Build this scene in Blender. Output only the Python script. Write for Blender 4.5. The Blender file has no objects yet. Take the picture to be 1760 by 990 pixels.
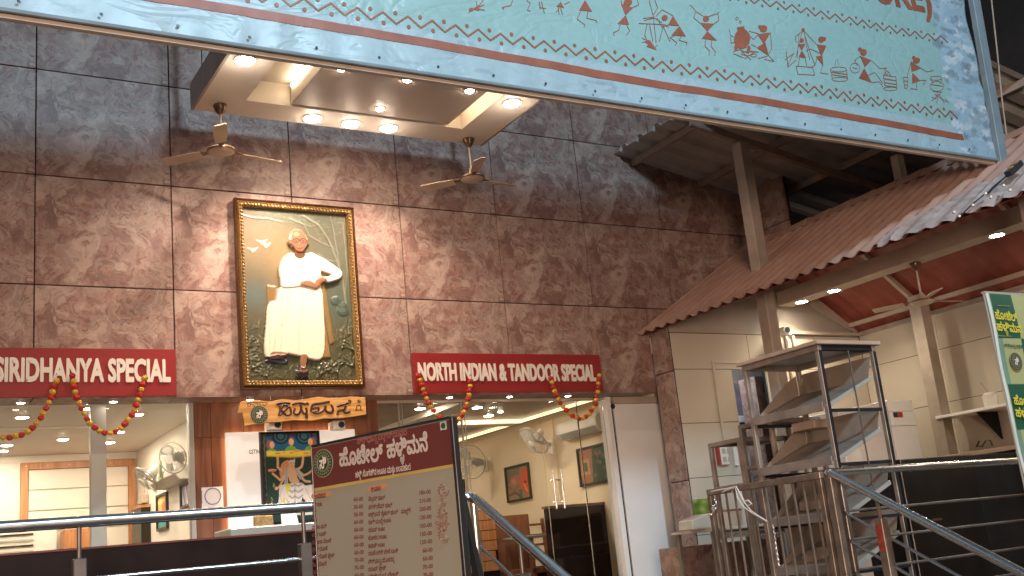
import bpy, math, random
import numpy as np
from mathutils import Vector, Matrix, noise as mnoise
from mathutils.geometry import tessellate_polygon

random.seed(7)
S = bpy.context.scene
col = S.collection

# ------------------------------------------------------------------ camera, world, exposure
F_PX, YAW, PITCH, ROLL = 1848.2, math.radians(31.863), math.radians(14.029), math.radians(-5.839)
fwd = Vector((math.sin(YAW)*math.cos(PITCH), math.cos(YAW)*math.cos(PITCH), math.sin(PITCH)))
rgt = Vector((math.cos(YAW), -math.sin(YAW), 0))
upv = rgt.cross(fwd)
r2 = math.cos(ROLL)*rgt + math.sin(ROLL)*upv
u2 = -math.sin(ROLL)*rgt + math.cos(ROLL)*upv
cam_d = bpy.data.cameras.new('camera')
cam = bpy.data.objects.new('camera', cam_d); col.objects.link(cam)
cam_d.sensor_width = 36; cam_d.lens = F_PX/1760*36; cam_d.clip_end = 2000; cam_d.clip_start = .05
cam.matrix_world = Matrix(((r2.x, u2.x, -fwd.x, 0), (r2.y, u2.y, -fwd.y, 0), (r2.z, u2.z, -fwd.z, 0), (0, 0, 0, 1)))
S.camera = cam

W = bpy.data.worlds.new('World'); S.world = W; W.use_nodes = True
wn = W.node_tree
sky = wn.nodes.new('ShaderNodeTexSky'); sky.sky_type = 'NISHITA'; sky.sun_disc = False
sky.sun_elevation = math.radians(-2.0); sky.sun_rotation = math.radians(200)
wn.links.new(sky.outputs[0], wn.nodes['Background'].inputs[0])
wn.nodes['Background'].inputs[1].default_value = .8

S.view_settings.view_transform = 'Standard'; S.view_settings.look = 'None'
S.view_settings.exposure = 0.3; S.view_settings.gamma = 1.0
S.render.engine = 'CYCLES'
S.cycles.use_denoising = True
S.cycles.max_bounces = 8; S.cycles.diffuse_bounces = 4; S.cycles.glossy_bounces = 4; S.cycles.transparent_max_bounces = 12
S.cycles.sample_clamp_indirect = 4.0
S.cycles.caustics_reflective = False; S.cycles.caustics_refractive = False

# the street lamp high behind the camera: cool light that passes over the banner onto the upper wall
def area(name, loc, target, size, power, color):
    d = bpy.data.lights.new(name, 'AREA'); d.size = size; d.energy = power; d.color = color
    o = bpy.data.objects.new(name, d); col.objects.link(o); o.location = loc
    o.rotation_euler = (Vector(target)-Vector(loc)).to_track_quat('-Z', 'Y').to_euler()
    return o
area('street_lamp_light', (3.5, -3.5, 7.75), (4.5, 8, 3.0), 1.0, 920, (.56, .81, 1.0))
area('warm_fill_light', (-3.2, -6.0, .5), (5.0, 9, 2.2), 2.4, 1080, (1.0, .72, .56))  # added warm fill from the street side, brightens the lower wall

# ------------------------------------------------------------------ helpers
def px(u, v, ax, val):
    """world point on the plane <axis ax> = val that the photo shows at pixel (u, v)"""
    d = r2*((u-880)/F_PX) + u2*(-(v-495)/F_PX) + fwd
    return d*(val/d[ax])
def px_plane(u, v, o, n):
    d = r2*((u-880)/F_PX) + u2*(-(v-495)/F_PX) + fwd
    return d*(Vector(o).dot(n)/d.dot(n))

def tag(o, label=None, cat=None, group=None, kind=None):
    if label: o['label'] = label
    if cat: o['category'] = cat
    if group: o['group'] = group
    if kind: o['kind'] = kind
    return o
def thing(name, label, cat, loc=(0, 0, 0), group=None):
    o = bpy.data.objects.new(name, None); col.objects.link(o); o.location = loc
    o.empty_display_size = .1
    return tag(o, label, cat, group)
def wloc(o):
    v = Vector((0, 0, 0))
    while o is not None:
        v += Vector(o.location); o = o.parent
    return v

class MB:
    def __init__(s): s.v = []; s.f = []; s.m = []
    def add(s, vs, fs):
        k = len(s.v); s.v += [tuple(p) for p in vs]; s.f += [tuple(i+k for i in f) for f in fs]; return s
    def box(s, x0, x1, y0, y1, z0, z1):
        x0, x1 = min(x0, x1), max(x0, x1); y0, y1 = min(y0, y1), max(y0, y1); z0, z1 = min(z0, z1), max(z0, z1)
        return s.add([(x0,y0,z0),(x1,y0,z0),(x1,y1,z0),(x0,y1,z0),(x0,y0,z1),(x1,y0,z1),(x1,y1,z1),(x0,y1,z1)],
              [(0,3,2,1),(4,5,6,7),(0,1,5,4),(1,2,6,5),(2,3,7,6),(3,0,4,7)])
    def bar(s, a, b, w, h, up=(0, 0, 1)):
        a, b = Vector(a), Vector(b); d = (b-a).normalized(); up = Vector(up)
        if abs(d.dot(up)) > .98: up = Vector((0, 1, 0)) if abs(d.y) < .9 else Vector((1, 0, 0))
        x = d.cross(up).normalized()*w/2; y = x.cross(d).normalized()*h/2
        vs = []
        for p in (a, b): vs += [p-x-y, p+x-y, p+x+y, p-x+y]
        return s.add(vs, [(0,1,2,3),(7,6,5,4),(0,4,5,1),(1,5,6,2),(2,6,7,3),(3,7,4,0)])
    def tube(s, pts, r, n=8, cap=True):
        pts = [Vector(p) for p in pts]; rs = r if isinstance(r, (list, tuple)) else [r]*len(pts)
        k = len(s.v); prev = None
        for i, p in enumerate(pts):
            d = (pts[min(i+1, len(pts)-1)]-pts[max(i-1, 0)]).normalized()
            if prev is None:
                a = d.orthogonal().normalized()
            else:
                a = (prev - d*prev.dot(d)).normalized()
            prev = a; b = d.cross(a)
            for j in range(n):
                t = 2*math.pi*j/n; s.v.append(tuple(p+(a*math.cos(t)+b*math.sin(t))*rs[i]))
        for i in range(len(pts)-1):
            for j in range(n):
                j2 = (j+1) % n; s.f.append((k+i*n+j, k+i*n+j2, k+(i+1)*n+j2, k+(i+1)*n+j))
        if cap:
            s.f.append(tuple(k+j for j in range(n))[::-1]); s.f.append(tuple(k+(len(pts)-1)*n+j for j in range(n)))
        return s
    def lathe(s, c, prof, n=20, axis='z'):
        k = len(s.v); c = Vector(c)
        for r, z in prof:
            for j in range(n):
                t = 2*math.pi*j/n
                o = {'z': (r*math.cos(t), r*math.sin(t), z), 'y': (r*math.cos(t), z, r*math.sin(t)), 'x': (z, r*math.cos(t), r*math.sin(t))}[axis]
                s.v.append(tuple(c+Vector(o)))
        for i in range(len(prof)-1):
            for j in range(n):
                j2 = (j+1) % n; s.f.append((k+i*n+j, k+i*n+j2, k+(i+1)*n+j2, k+(i+1)*n+j))
        s.f.append(tuple(k+j for j in range(n))[::-1]); s.f.append(tuple(k+(len(prof)-1)*n+j for j in range(n)))
        return s
    def quad(s, a, b, c, d): return s.add([a, b, c, d], [(0, 1, 2, 3)])
    def prism(s, poly, off):
        n = len(poly); off = Vector(off)
        return s.add([Vector(p) for p in poly]+[Vector(p)+off for p in poly],
              [tuple(range(n))[::-1], tuple(range(n, 2*n))]+[(i, (i+1) % n, n+(i+1) % n, n+i) for i in range(n)])
    def mesh(s, name, loc=(0, 0, 0)):
        me = bpy.data.meshes.new(name); l = Vector(loc)
        me.from_pydata([tuple(Vector(p)-l) for p in s.v], [], s.f); me.update()
        return me
    def build(s, name, mat, parent=None, smooth=False, bevel=0, label=None, fix=True, at=None):
        base = wloc(parent) if parent is not None else Vector((0, 0, 0))
        org = base if at is None else Vector(at)
        me = s.mesh(name, org)
        if fix:
            import bmesh
            bm = bmesh.new(); bm.from_mesh(me); bmesh.ops.recalc_face_normals(bm, faces=bm.faces); bm.to_mesh(me); bm.free()
        if smooth:
            me.polygons.foreach_set('use_smooth', [True]*len(me.polygons))
        o = bpy.data.objects.new(name, me); col.objects.link(o); me.materials.append(mat)
        if parent is not None: o.parent = parent; o.location = org-base
        else: o.location = org
        if bevel:
            b = o.modifiers.new('bevel', 'BEVEL'); b.width = bevel; b.segments = 1; b.limit_method = 'ANGLE'
        if smooth:
            try: me.set_sharp_from_angle(angle=math.radians(40))
            except Exception: pass
        if label: o['label'] = label
        return o
def copy_child(src, parent, loc):
    c = src.copy(); col.objects.link(c); c.parent = parent; c.location = loc
    return c
def copy_tree(o, parent=None):
    c = o.copy(); col.objects.link(c); c.parent = parent
    for ch in list(o.children): copy_tree(ch, c)
    return c

class Frame:
    def __init__(s, O, U, V):
        s.O = Vector(O); s.U = Vector(U).normalized(); s.V = Vector(V).normalized(); s.N = s.U.cross(s.V)
    def p(s, a, b, n=0): return s.O+s.U*a+s.V*b+s.N*n
    def px(s, u, v):
        q = px_plane(u, v, s.O, s.N)-s.O
        return q.dot(s.U), q.dot(s.V)

# ------------------------------------------------------------------ materials
def M(name, c, rough=.55, metal=0, var=.12, vs=6, bump=0, bs=40, spec=.5, c2=None, coord='Object', alpha=None):
    m = bpy.data.materials.new(name); m.use_nodes = True; n = m.node_tree; b = n.nodes['Principled BSDF']
    b.inputs['Roughness'].default_value = rough; b.inputs['Metallic'].default_value = metal
    b.inputs['Specular IOR Level'].default_value = spec
    tc = n.nodes.new('ShaderNodeTexCoord')
    nz = n.nodes.new('ShaderNodeTexNoise'); nz.inputs['Scale'].default_value = vs; nz.inputs['Detail'].default_value = 6
    n.links.new(tc.outputs[coord], nz.inputs['Vector'])
    mx = n.nodes.new('ShaderNodeMix'); mx.data_type = 'RGBA'
    c2 = c2 or tuple(max(0, x*(1-var*2)) for x in c)
    rp = n.nodes.new('ShaderNodeMapRange'); rp.inputs[1].default_value = .3; rp.inputs[2].default_value = .7
    n.links.new(nz.outputs['Fac'], rp.inputs[0]); n.links.new(rp.outputs[0], mx.inputs[0])
    mx.inputs[6].default_value = (*c, 1); mx.inputs[7].default_value = (*c2, 1)
    n.links.new(mx.outputs[2], b.inputs['Base Color'])
    rr = n.nodes.new('ShaderNodeMapRange'); rr.inputs[3].default_value = max(.03, rough-.08); rr.inputs[4].default_value = min(1, rough+.1)
    n.links.new(nz.outputs['Fac'], rr.inputs[0]); n.links.new(rr.outputs[0], b.inputs['Roughness'])
    if bump:
        n2 = n.nodes.new('ShaderNodeTexNoise'); n2.inputs['Scale'].default_value = bs; n2.inputs['Detail'].default_value = 4
        n.links.new(tc.outputs[coord], n2.inputs['Vector'])
        bp = n.nodes.new('ShaderNodeBump'); bp.inputs['Strength'].default_value = bump; bp.inputs['Distance'].default_value = .01
        n.links.new(n2.outputs['Fac'], bp.inputs['Height']); n.links.new(bp.outputs[0], b.inputs['Normal'])
    return m
def EM(name, c, st):
    m = bpy.data.materials.new(name); m.use_nodes = True; b = m.node_tree.nodes['Principled BSDF']
    b.inputs['Base Color'].default_value = (.8, .8, .8, 1)
    b.inputs['Emission Color'].default_value = (*c, 1); b.inputs['Emission Strength'].default_value = st
    return m
def PAINT(name, rough=.45, grain=.08, metal=0):
    m = bpy.data.materials.new(name); m.use_nodes = True; n = m.node_tree; b = n.nodes['Principled BSDF']
    a = n.nodes.new('ShaderNodeAttribute'); a.attribute_name = 'Col'
    tc = n.nodes.new('ShaderNodeTexCoord'); nz = n.nodes.new('ShaderNodeTexNoise'); nz.inputs['Scale'].default_value = 18; nz.inputs['Detail'].default_value = 8
    n.links.new(tc.outputs['Object'], nz.inputs['Vector'])
    mr = n.nodes.new('ShaderNodeMapRange'); mr.inputs[3].default_value = 1-grain*2; mr.inputs[4].default_value = 1+grain*2
    n.links.new(nz.outputs['Fac'], mr.inputs[0])
    vm = n.nodes.new('ShaderNodeVectorMath'); vm.operation = 'SCALE'
    n.links.new(a.outputs['Color'], vm.inputs[0]); n.links.new(mr.outputs[0], vm.inputs['Scale'])
    n.links.new(vm.outputs[0], b.inputs['Base Color']); b.inputs['Roughness'].default_value = rough
    bp = n.nodes.new('ShaderNodeBump'); bp.inputs['Strength'].default_value = .2; bp.inputs['Distance'].default_value = .004
    n.links.new(nz.outputs['Fac'], bp.inputs['Height']); n.links.new(bp.outputs[0], b.inputs['Normal'])
    return m

def stone_mat():
    """printed stone-look cladding: clouded pinkish taupe with swirling dark flecks and pale curls"""
    m = bpy.data.materials.new('stone_print'); m.use_nodes = True; n = m.node_tree; b = n.nodes['Principled BSDF']
    L = n.links.new; N = n.nodes.new
    tc = N('ShaderNodeTexCoord')
    w = N('ShaderNodeTexNoise'); w.inputs['Scale'].default_value = 3.2; w.inputs['Detail'].default_value = 3; L(tc.outputs['Object'], w.inputs['Vector'])
    wv = N('ShaderNodeVectorMath'); wv.operation = 'MULTIPLY_ADD'
    L(w.outputs['Color'], wv.inputs[0]); wv.inputs[1].default_value = (.75, .75, .75); L(tc.outputs['Object'], wv.inputs[2])
    def nz(scale, detail, dist=0, src=wv, rough=.55):
        q = N('ShaderNodeTexNoise'); q.inputs['Scale'].default_value = scale; q.inputs['Detail'].default_value = detail
        q.inputs['Distortion'].default_value = dist; q.inputs['Roughness'].default_value = rough; L(src.outputs[0], q.inputs['Vector']); return q
    big = nz(4.2, 8, .9)
    r = N('ShaderNodeValToRGB'); cr = r.color_ramp
    cr.elements[0].position = .30; cr.elements[0].color = (.175, .105, .09, 1)
    cr.elements[1].position = .70; cr.elements[1].color = (.42, .30, .245, 1)
    for p, c in ((.40, (.225, .132, .112)), (.46, (.31, .185, .152)), (.52, (.265, .20, .172)), (.60, (.36, .245, .20))):
        e = cr.elements.new(p); e.color = (*c, 1)
    L(big.outputs['Fac'], r.inputs[0])
    def mask(node, lo, hi):
        q = N('ShaderNodeMapRange'); q.inputs[1].default_value = lo; q.inputs[2].default_value = hi; L(node.outputs['Fac'], q.inputs[0]); return q
    def mixc(prev, fac, c, f=1.0):
        x = N('ShaderNodeMix'); x.data_type = 'RGBA'; mu = N('ShaderNodeMath'); mu.operation = 'MULTIPLY'; mu.inputs[1].default_value = f
        L(fac.outputs[0], mu.inputs[0]); L(mu.outputs[0], x.inputs[0]); L(prev, x.inputs[6]); x.inputs[7].default_value = (*c, 1); return x.outputs[2]
    c = r.outputs[0]
    fl = nz(8.5, 7, 1.5); c = mixc(c, mask(fl, .565, .61), (.16, .085, .072), .75)
    # thin dark swirl lines: where a strongly distorted noise crosses 0.5
    sw = nz(3.0, 2, 3.0)
    ab = N('ShaderNodeMath'); ab.operation = 'SUBTRACT'; ab.inputs[1].default_value = .5; L(sw.outputs['Fac'], ab.inputs[0])
    ab2 = N('ShaderNodeMath'); ab2.operation = 'ABSOLUTE'; L(ab.outputs[0], ab2.inputs[0])
    ln = N('ShaderNodeMapRange'); ln.inputs[1].default_value = .018; ln.inputs[2].default_value = 0; L(ab2.outputs[0], ln.inputs[0])
    c = mixc(c, ln, (.17, .10, .085), .28)
    ln2 = N('ShaderNodeMapRange'); ln2.inputs[1].default_value = .045; ln2.inputs[2].default_value = .02; L(ab2.outputs[0], ln2.inputs[0])
    pale = nz(4.6, 7, .9); c = mixc(c, mask(pale, .50, .66), (.47, .36, .30), .6)
    fine = nz(26, 8, 1); c = mixc(c, mask(fine, .55, .8), (.47, .38, .33), .2)
    fine2 = nz(15, 8, 2.5); c = mixc(c, mask(fine2, .58, .72), (.17, .10, .085), .5)
    L(c, b.inputs['Base Color']); b.inputs['Roughness'].default_value = .42; b.inputs['Specular IOR Level'].default_value = .35
    return m

def wood_mat(name, c1, c2, axis='z', scale=1.0, rough=.4):
    m = bpy.data.materials.new(name); m.use_nodes = True; n = m.node_tree; b = n.nodes['Principled BSDF']; L = n.links.new
    tc = n.nodes.new('ShaderNodeTexCoord'); mp = n.nodes.new('ShaderNodeMapping')
    s = {'z': (9, 9, .8), 'x': (.8, 9, 9), 'y': (9, .8, 9)}[axis]; mp.inputs['Scale'].default_value = tuple(q*scale for q in s)
    L(tc.outputs['Object'], mp.inputs[0]); nz = n.nodes.new('ShaderNodeTexNoise'); nz.inputs['Scale'].default_value = 2; nz.inputs['Detail'].default_value = 8; nz.inputs['Distortion'].default_value = .7
    L(mp.outputs[0], nz.inputs['Vector']); r = n.nodes.new('ShaderNodeValToRGB'); r.color_ramp.elements[0].position = .35; r.color_ramp.elements[0].color = (*c2, 1)
    r.color_ramp.elements[1].position = .62; r.color_ramp.elements[1].color = (*c1, 1); L(nz.outputs['Fac'], r.inputs[0]); L(r.outputs[0], b.inputs['Base Color'])
    b.inputs['Roughness'].default_value = rough
    return m
def glass_mat():
    m = bpy.data.materials.new('window_glass'); m.use_nodes = True; n = m.node_tree; n.nodes.clear(); L = n.links.new
    o = n.nodes.new('ShaderNodeOutputMaterial'); t = n.nodes.new('ShaderNodeBsdfTransparent'); t.inputs[0].default_value = (.93, .95, .94, 1)
    g = n.nodes.new('ShaderNodeBsdfGlossy'); g.inputs['Roughness'].default_value = .02
    f = n.nodes.new('ShaderNodeFresnel'); f.inputs[0].default_value = 1.35; x = n.nodes.new('ShaderNodeMixShader')
    L(f.outputs[0], x.inputs[0]); L(t.outputs[0], x.inputs[1]); L(g.outputs[0], x.inputs[2]); L(x.outputs[0], o.inputs[0])
    return m

STONE = stone_mat(); GLASS = glass_mat()
m_joint = M('joint_black', (.012, .010, .010), .8)
m_red = M('sign_red', (.27, .020, .022), .4, var=.08, vs=2)
m_letter = M('letter_cream', (.74, .70, .62), .5, var=.05)
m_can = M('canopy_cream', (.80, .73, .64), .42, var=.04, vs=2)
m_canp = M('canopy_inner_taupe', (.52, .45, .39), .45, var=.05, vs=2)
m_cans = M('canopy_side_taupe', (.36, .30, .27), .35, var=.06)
m_fan = M('fan_champagne', (.60, .48, .36), .36, .15, var=.08)
m_fanb = M('fan_bronze', (.22, .13, .08), .3, .6, var=.15)
m_gold = M('frame_gold', (.60, .38, .15), .42, .5, var=.3, vs=60, bump=.6, bs=70)
m_goldd = M('frame_dark_gold', (.20, .09, .035), .35, .4, var=.3, vs=60)
m_wood = wood_mat('wood_laminate', (.24, .095, .048), (.14, .05, .026))
m_woodl = wood_mat('wood_orange', (.52, .24, .10), (.38, .15, .055), 'z')
m_woods = wood_mat('wood_slab', (.66, .38, .13), (.45, .22, .06), 'x', 1.4)
m_carve = M('carved_black', (.05, .012, .008), .5)
m_chrome = M('stainless_steel', (.78, .77, .76), .24, 1, var=.06, vs=14)
m_steeld = M('steel_post', (.20, .17, .15), .42, .6, var=.2, vs=9)
m_cream = M('wall_tile_cream', (.56, .50, .41), .07, var=.05, vs=1.5)
m_white = M('room_white', (.78, .72, .63), .6, var=.02, vs=1)
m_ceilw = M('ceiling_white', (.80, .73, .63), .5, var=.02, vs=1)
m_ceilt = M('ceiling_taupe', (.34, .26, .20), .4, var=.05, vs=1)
m_yel = M('room_cream_yellow', (.74, .61, .43), .6, var=.03, vs=1)
m_alu = M('aluminium_frame', (.47, .46, .41), .35, .3, var=.06)
m_whp = M('white_panel', (.86, .84, .81), .35, var=.05, vs=2)
m_roof = M('roof_terracotta', (.46, .29, .225), .6, var=.16, vs=3, bump=.3, bs=60, c2=(.35, .205, .155))
m_under = M('roof_underside_red', (.29, .075, .052), .5, var=.16, vs=3.5, c2=(.21, .038, .026))
m_beam = M('beam_beige', (.52, .42, .33), .45, var=.10, vs=4)
m_postt = M('post_taupe', (.46, .38, .31), .5, var=.14, vs=5)
m_gtri = M('gable_taupe', (.36, .30, .25), .6, var=.05)
m_tin = M('tin_sheet_grey', (.52, .54, .52), .5, .0, var=.15, vs=3)
m_purl = M('purlin_brown', (.38, .31, .26), .6, var=.15)
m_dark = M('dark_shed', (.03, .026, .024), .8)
m_rack = M('rack_steel', (.34, .28, .235), .42, .2, var=.22, vs=7)
m_rackd = M('rack_shade_dark_steel', (.022, .022, .026), .6, 0, var=.2, vs=7, spec=.15)  # puts shade of the rack's front faces into the colour; dark bars too
m_plank = M('rack_plank', (.50, .36, .27), .5, var=.12, vs=5)
m_shelf = M('rack_tray', (.33, .265, .21), .5, .1, var=.15, vs=5)
m_gate = M('gate_steel', (.26, .19, .145), .42, .4, var=.3, vs=8)
m_black = M('black_gloss', (.014, .012, .011), .30, var=.3, vs=4, spec=.3)
m_dkbrown = M('dark_brown_board', (.018, .008, .006), .6, var=.3, vs=4, spec=.15)
m_floor = M('platform_floor', (.20, .16, .14), .3, var=.15, vs=2)
m_ground = M('asphalt', (.05, .048, .046), .9, var=.2, vs=6, bump=.4)
m_step = M('granite_step', (.16, .14, .13), .5, var=.3, vs=30)
m_plast = M('plastic_white', (.74, .70, .64), .4, var=.04)
m_plastd = M('plastic_black', (.02, .02, .02), .4)
m_sheet = M('clear_sheet', (.46, .385, .36), .65, var=.25, vs=3, c2=(.40, .29, .25), bump=.8, bs=12)
m_marr = M('marigold_red', (.62, .045, .035), .9, var=.3, vs=60, bump=1, bs=90)
m_mary = M('marigold_yellow', (.78, .50, .06), .9, var=.25, vs=60, bump=1, bs=90)
m_print = M('print_orange', (.28, .095, .055), .5, var=.15, vs=5)
m_frameb = M('banner_pole_blue', (.20, .27, .31), .5, var=.15, vs=4)
m_wire = M('wire_black', (.02, .02, .02), .6)
m_wiret = M('wire_tan', (.42, .34, .28), .6)
m_pic = PAINT('painted_print', .4, .05)
m_relief = PAINT('relief_paint', .38, .07)
m_cloth = PAINT('banner_cloth', .40, .06)
def crease(m):
    n = m.node_tree; L = n.links.new; tc = n.nodes.new('ShaderNodeTexCoord'); mp = n.nodes.new('ShaderNodeMapping'); mp.inputs['Rotation'].default_value = (0, .5, 0); mp.inputs['Scale'].default_value = (1.0, 1, 2.2)
    v = n.nodes.new('ShaderNodeTexNoise'); v.inputs['Scale'].default_value = 1.6; v.inputs['Detail'].default_value = 3; v.inputs['Distortion'].default_value = 1.2
    rd = n.nodes.new('ShaderNodeMath'); rd.operation = 'SUBTRACT'; rd.inputs[1].default_value = .5; ab = n.nodes.new('ShaderNodeMath'); ab.operation = 'ABSOLUTE'
    mr = n.nodes.new('ShaderNodeMapRange'); mr.inputs[1].default_value = 0; mr.inputs[2].default_value = .06
    v2 = n.nodes.new('ShaderNodeTexNoise'); v2.inputs['Scale'].default_value = 7; v2.inputs['Detail'].default_value = 5; v2.inputs['Distortion'].default_value = .8
    ad = n.nodes.new('ShaderNodeMath'); ad.operation = 'MULTIPLY_ADD'; ad.inputs[1].default_value = .8
    L(tc.outputs['Object'], mp.inputs[0]); L(mp.outputs[0], v.inputs['Vector']); L(tc.outputs['Object'], v2.inputs['Vector']); L(v.outputs['Fac'], rd.inputs[0]); L(rd.outputs[0], ab.inputs[0]); L(ab.outputs[0], mr.inputs[0])
    L(v2.outputs['Fac'], ad.inputs[0]); L(mr.outputs[0], ad.inputs[2]); bp = n.nodes.new('ShaderNodeBump'); bp.inputs['Strength'].default_value = .22; bp.inputs['Distance'].default_value = .018
    L(ad.outputs[0], bp.inputs['Height']); L(bp.outputs[0], n.nodes['Principled BSDF'].inputs['Normal'])
crease(m_cloth)
m_txt = M('menu_text_maroon', (.17, .055, .045), .6, var=.05)
m_txtl = M('menu_text_pale', (.55, .49, .43), .6, var=.05)
m_menu = M('menu_cream', (.28, .265, .21), .42, var=.05, vs=3)
m_menur = M('menu_red', (.125, .03, .027), .42, var=.06, vs=3)
m_menuy = M('menu_yellow_line', (.50, .36, .10), .5)
m_pill = M('menu_pill_orange', (.50, .25, .13), .5)
m_logog = M('logo_green', (.035, .06, .025), .5)
m_logor = M('logo_ring_olive', (.30, .27, .17), .5)
m_green = M('poster_green', (.015, .085, .045), .5, var=.1)
m_ygr = M('poster_pale', (.42, .42, .19), .5, var=.12, vs=3)
m_ytx = M('poster_yellow_text', (.72, .62, .06), .5)
EMC = EM('downlight_warm', (1, .80, .62), 75)
EMI = EM('downlight_room', (1, .82, .63), 400)
EMF = EM('downlight_fascia', (1, .86, .72), 45)
EMR = EM('downlight_stall', (1, .92, .76), 75)
EMcove = EM('cove_strip', (1, .72, .40), 1.5)
EMpanel = EM('backlit_panel', (1, .84, .68), .28)

# ------------------------------------------------------------------ text as outlines
_cache = {}
def outlines(s, bold=0.0):
    key = (s, bold)
    if key in _cache: return _cache[key]
    sub = []; main = ''; i = 0
    def isc(c): return 0x0C95 <= ord(c) <= 0x0CB9
    while i < len(s):
        if i+2 < len(s) and isc(s[i]) and ord(s[i+1]) == 0x0CCD and isc(s[i+2]):
            main += s[i]; sub.append((len(main)-1, s[i+2])); i += 3
        else: main += s[i]; i += 1
    def raw(t):
        c = bpy.data.curves.new('t', 'FONT'); c.body = t; c.size = 1
        o = bpy.data.objects.new('t', c); col.objects.link(o)
        dg = bpy.context.evaluated_depsgraph_get(); cu = o.to_curve(dg)
        polys = []
        for sp in cu.splines:
            bp = sp.bezier_points; n = len(bp); pts = []
            for k in range(n):
                a, b2 = bp[k], bp[(k+1) % n]
                p0, p1, p2, p3 = a.co, a.handle_right, b2.handle_left, b2.co
                straight = ((p1-p0).cross(p3-p0).length < 1e-5 and (p2-p0).cross(p3-p0).length < 1e-5)
                for q in range(1 if straight else 3):
                    t_ = q/3; m_ = 1-t_
                    p = p0*m_**3+p1*3*m_*m_*t_+p2*3*m_*t_*t_+p3*t_**3
                    if not pts or (abs(pts[-1][0]-p.x)+abs(pts[-1][1]-p.y)) > 1e-4: pts.append((p.x, p.y))
            if len(pts) > 2: polys.append(pts)
        o.to_curve_clear(); bpy.data.objects.remove(o); bpy.data.curves.remove(c)
        return polys
    def ext(ps): return max((p[0] for q in ps for p in q), default=0)
    polys = raw(main)
    for idx, ch in sub:
        w1 = ext(raw(main[:idx+1])); g = raw(ch)
        if not g: continue
        gx = ext(g)
        polys += [[(w1-.30+(x)*.50, y*.46-.36) for x, y in q] for q in g]
    def areaof(q): return sum(q[k][0]*q[(k+1) % len(q)][1]-q[(k+1) % len(q)][0]*q[k][1] for k in range(len(q)))/2
    ar = [areaof(q) for q in polys]
    big = max(range(len(ar)), key=lambda k: abs(ar[k])) if ar else 0
    sg = 1 if (not ar or ar[big] > 0) else -1
    def inside(p, q):
        c = False; j = len(q)-1
        for k in range(len(q)):
            if (q[k][1] > p[1]) != (q[j][1] > p[1]) and p[0] < (q[j][0]-q[k][0])*(p[1]-q[k][1])/(q[j][1]-q[k][1])+q[k][0]: c = not c
            j = k
        return c
    outer = [k for k in range(len(polys)) if ar[k]*sg > 0]; holes = [k for k in range(len(polys)) if ar[k]*sg <= 0]
    grp = {k: [] for k in outer}
    for h in holes:
        cand = [k for k in outer if inside(polys[h][0], polys[k])]
        if cand: grp[min(cand, key=lambda k: abs(ar[k]))].append(h)
    res = [[polys[k]]+[polys[h] for h in grp[k]] for k in outer]
    res.sort(key=lambda g: min(p[0] for p in g[0]))
    xs = [p[0] for g in res for p in g[0]] or [0, 1]
    _cache[key] = (res, min(xs), max(xs))
    return _cache[key]

def text(fr, s, a, b, size, n0=.004, depth=.002, bold=0.0, sep=False, surf=None, right=None):
    """letters on a frame: a = (s,t) of left baseline, b = (s,t) of right end (or None); returns MB or list of MB per letter"""
    g, x0, x1 = outlines(s, bold)
    a = Vector(a)
    if b is not None:
        b = Vector(b); d = b-a; sx = d.length/(x1-x0); d.normalize()
    else:
        sx = size; d = Vector((1, 0))
        if right: a = a-d*(x1-x0)*sx
    e = Vector((-d.y, d.x)); out = []; mb = MB()
    for gi, rings in enumerate(g):
        if sep: mb = MB()
        pts3 = [[Vector((x, y, 0)) for x, y in r] for r in rings]
        flat = [p for r in pts3 for p in r]
        tris = tessellate_polygon(pts3)
        def P(p, n):
            q = a+d*((p.x-x0)*sx)+e*(p.y*size)
            return fr.p(q.x, q.y, n+(surf(q.x, q.y) if surf else 0))
        nn = n0+depth+(gi % 3)*.0004
        top = [P(p, nn) for p in flat]; k = len(flat)
        if depth > .0025:
            low = [P(p, n0) for p in flat]; fs = [tuple(t) for t in tris]; o_ = 0
            for r in rings:
                m_ = len(r); fs += [(o_+i, o_+(i+1) % m_, k+o_+(i+1) % m_, k+o_+i) for i in range(m_)]; o_ += m_
            mb.add(top+low, fs)
        else: mb.add(top, [tuple(t) for t in tris])
        if bold:        # heavier stroke: a narrow band along every edge of the outline
            for r in rings:
                m_ = len(r)
                for i in range(m_):
                    p0, p1 = Vector((*r[i], 0)), Vector((*r[(i+1) % m_], 0)); dd = (p1-p0)
                    if dd.length < 1e-5: continue
                    dd = dd.normalized()*bold; nn2 = Vector((-dd.y, dd.x, 0)); p0 = p0-dd*.5; p1 = p1+dd*.5; lift = nn+.0001+(i % 4)*.00012
                    if depth > .0025:
                        v8 = [P(q, h) for h in (n0, lift) for q in (p0-nn2, p1-nn2, p1+nn2, p0+nn2)]
                        mb.add(v8, [(3,2,1,0),(4,5,6,7),(0,1,5,4),(1,2,6,5),(2,3,7,6),(3,0,4,7)])
                    else: mb.add([P(q, lift) for q in (p0-nn2, p1-nn2, p1+nn2, p0+nn2)], [(0, 1, 2, 3)])
        if sep: out.append(mb)
    return out if sep else mb

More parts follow.
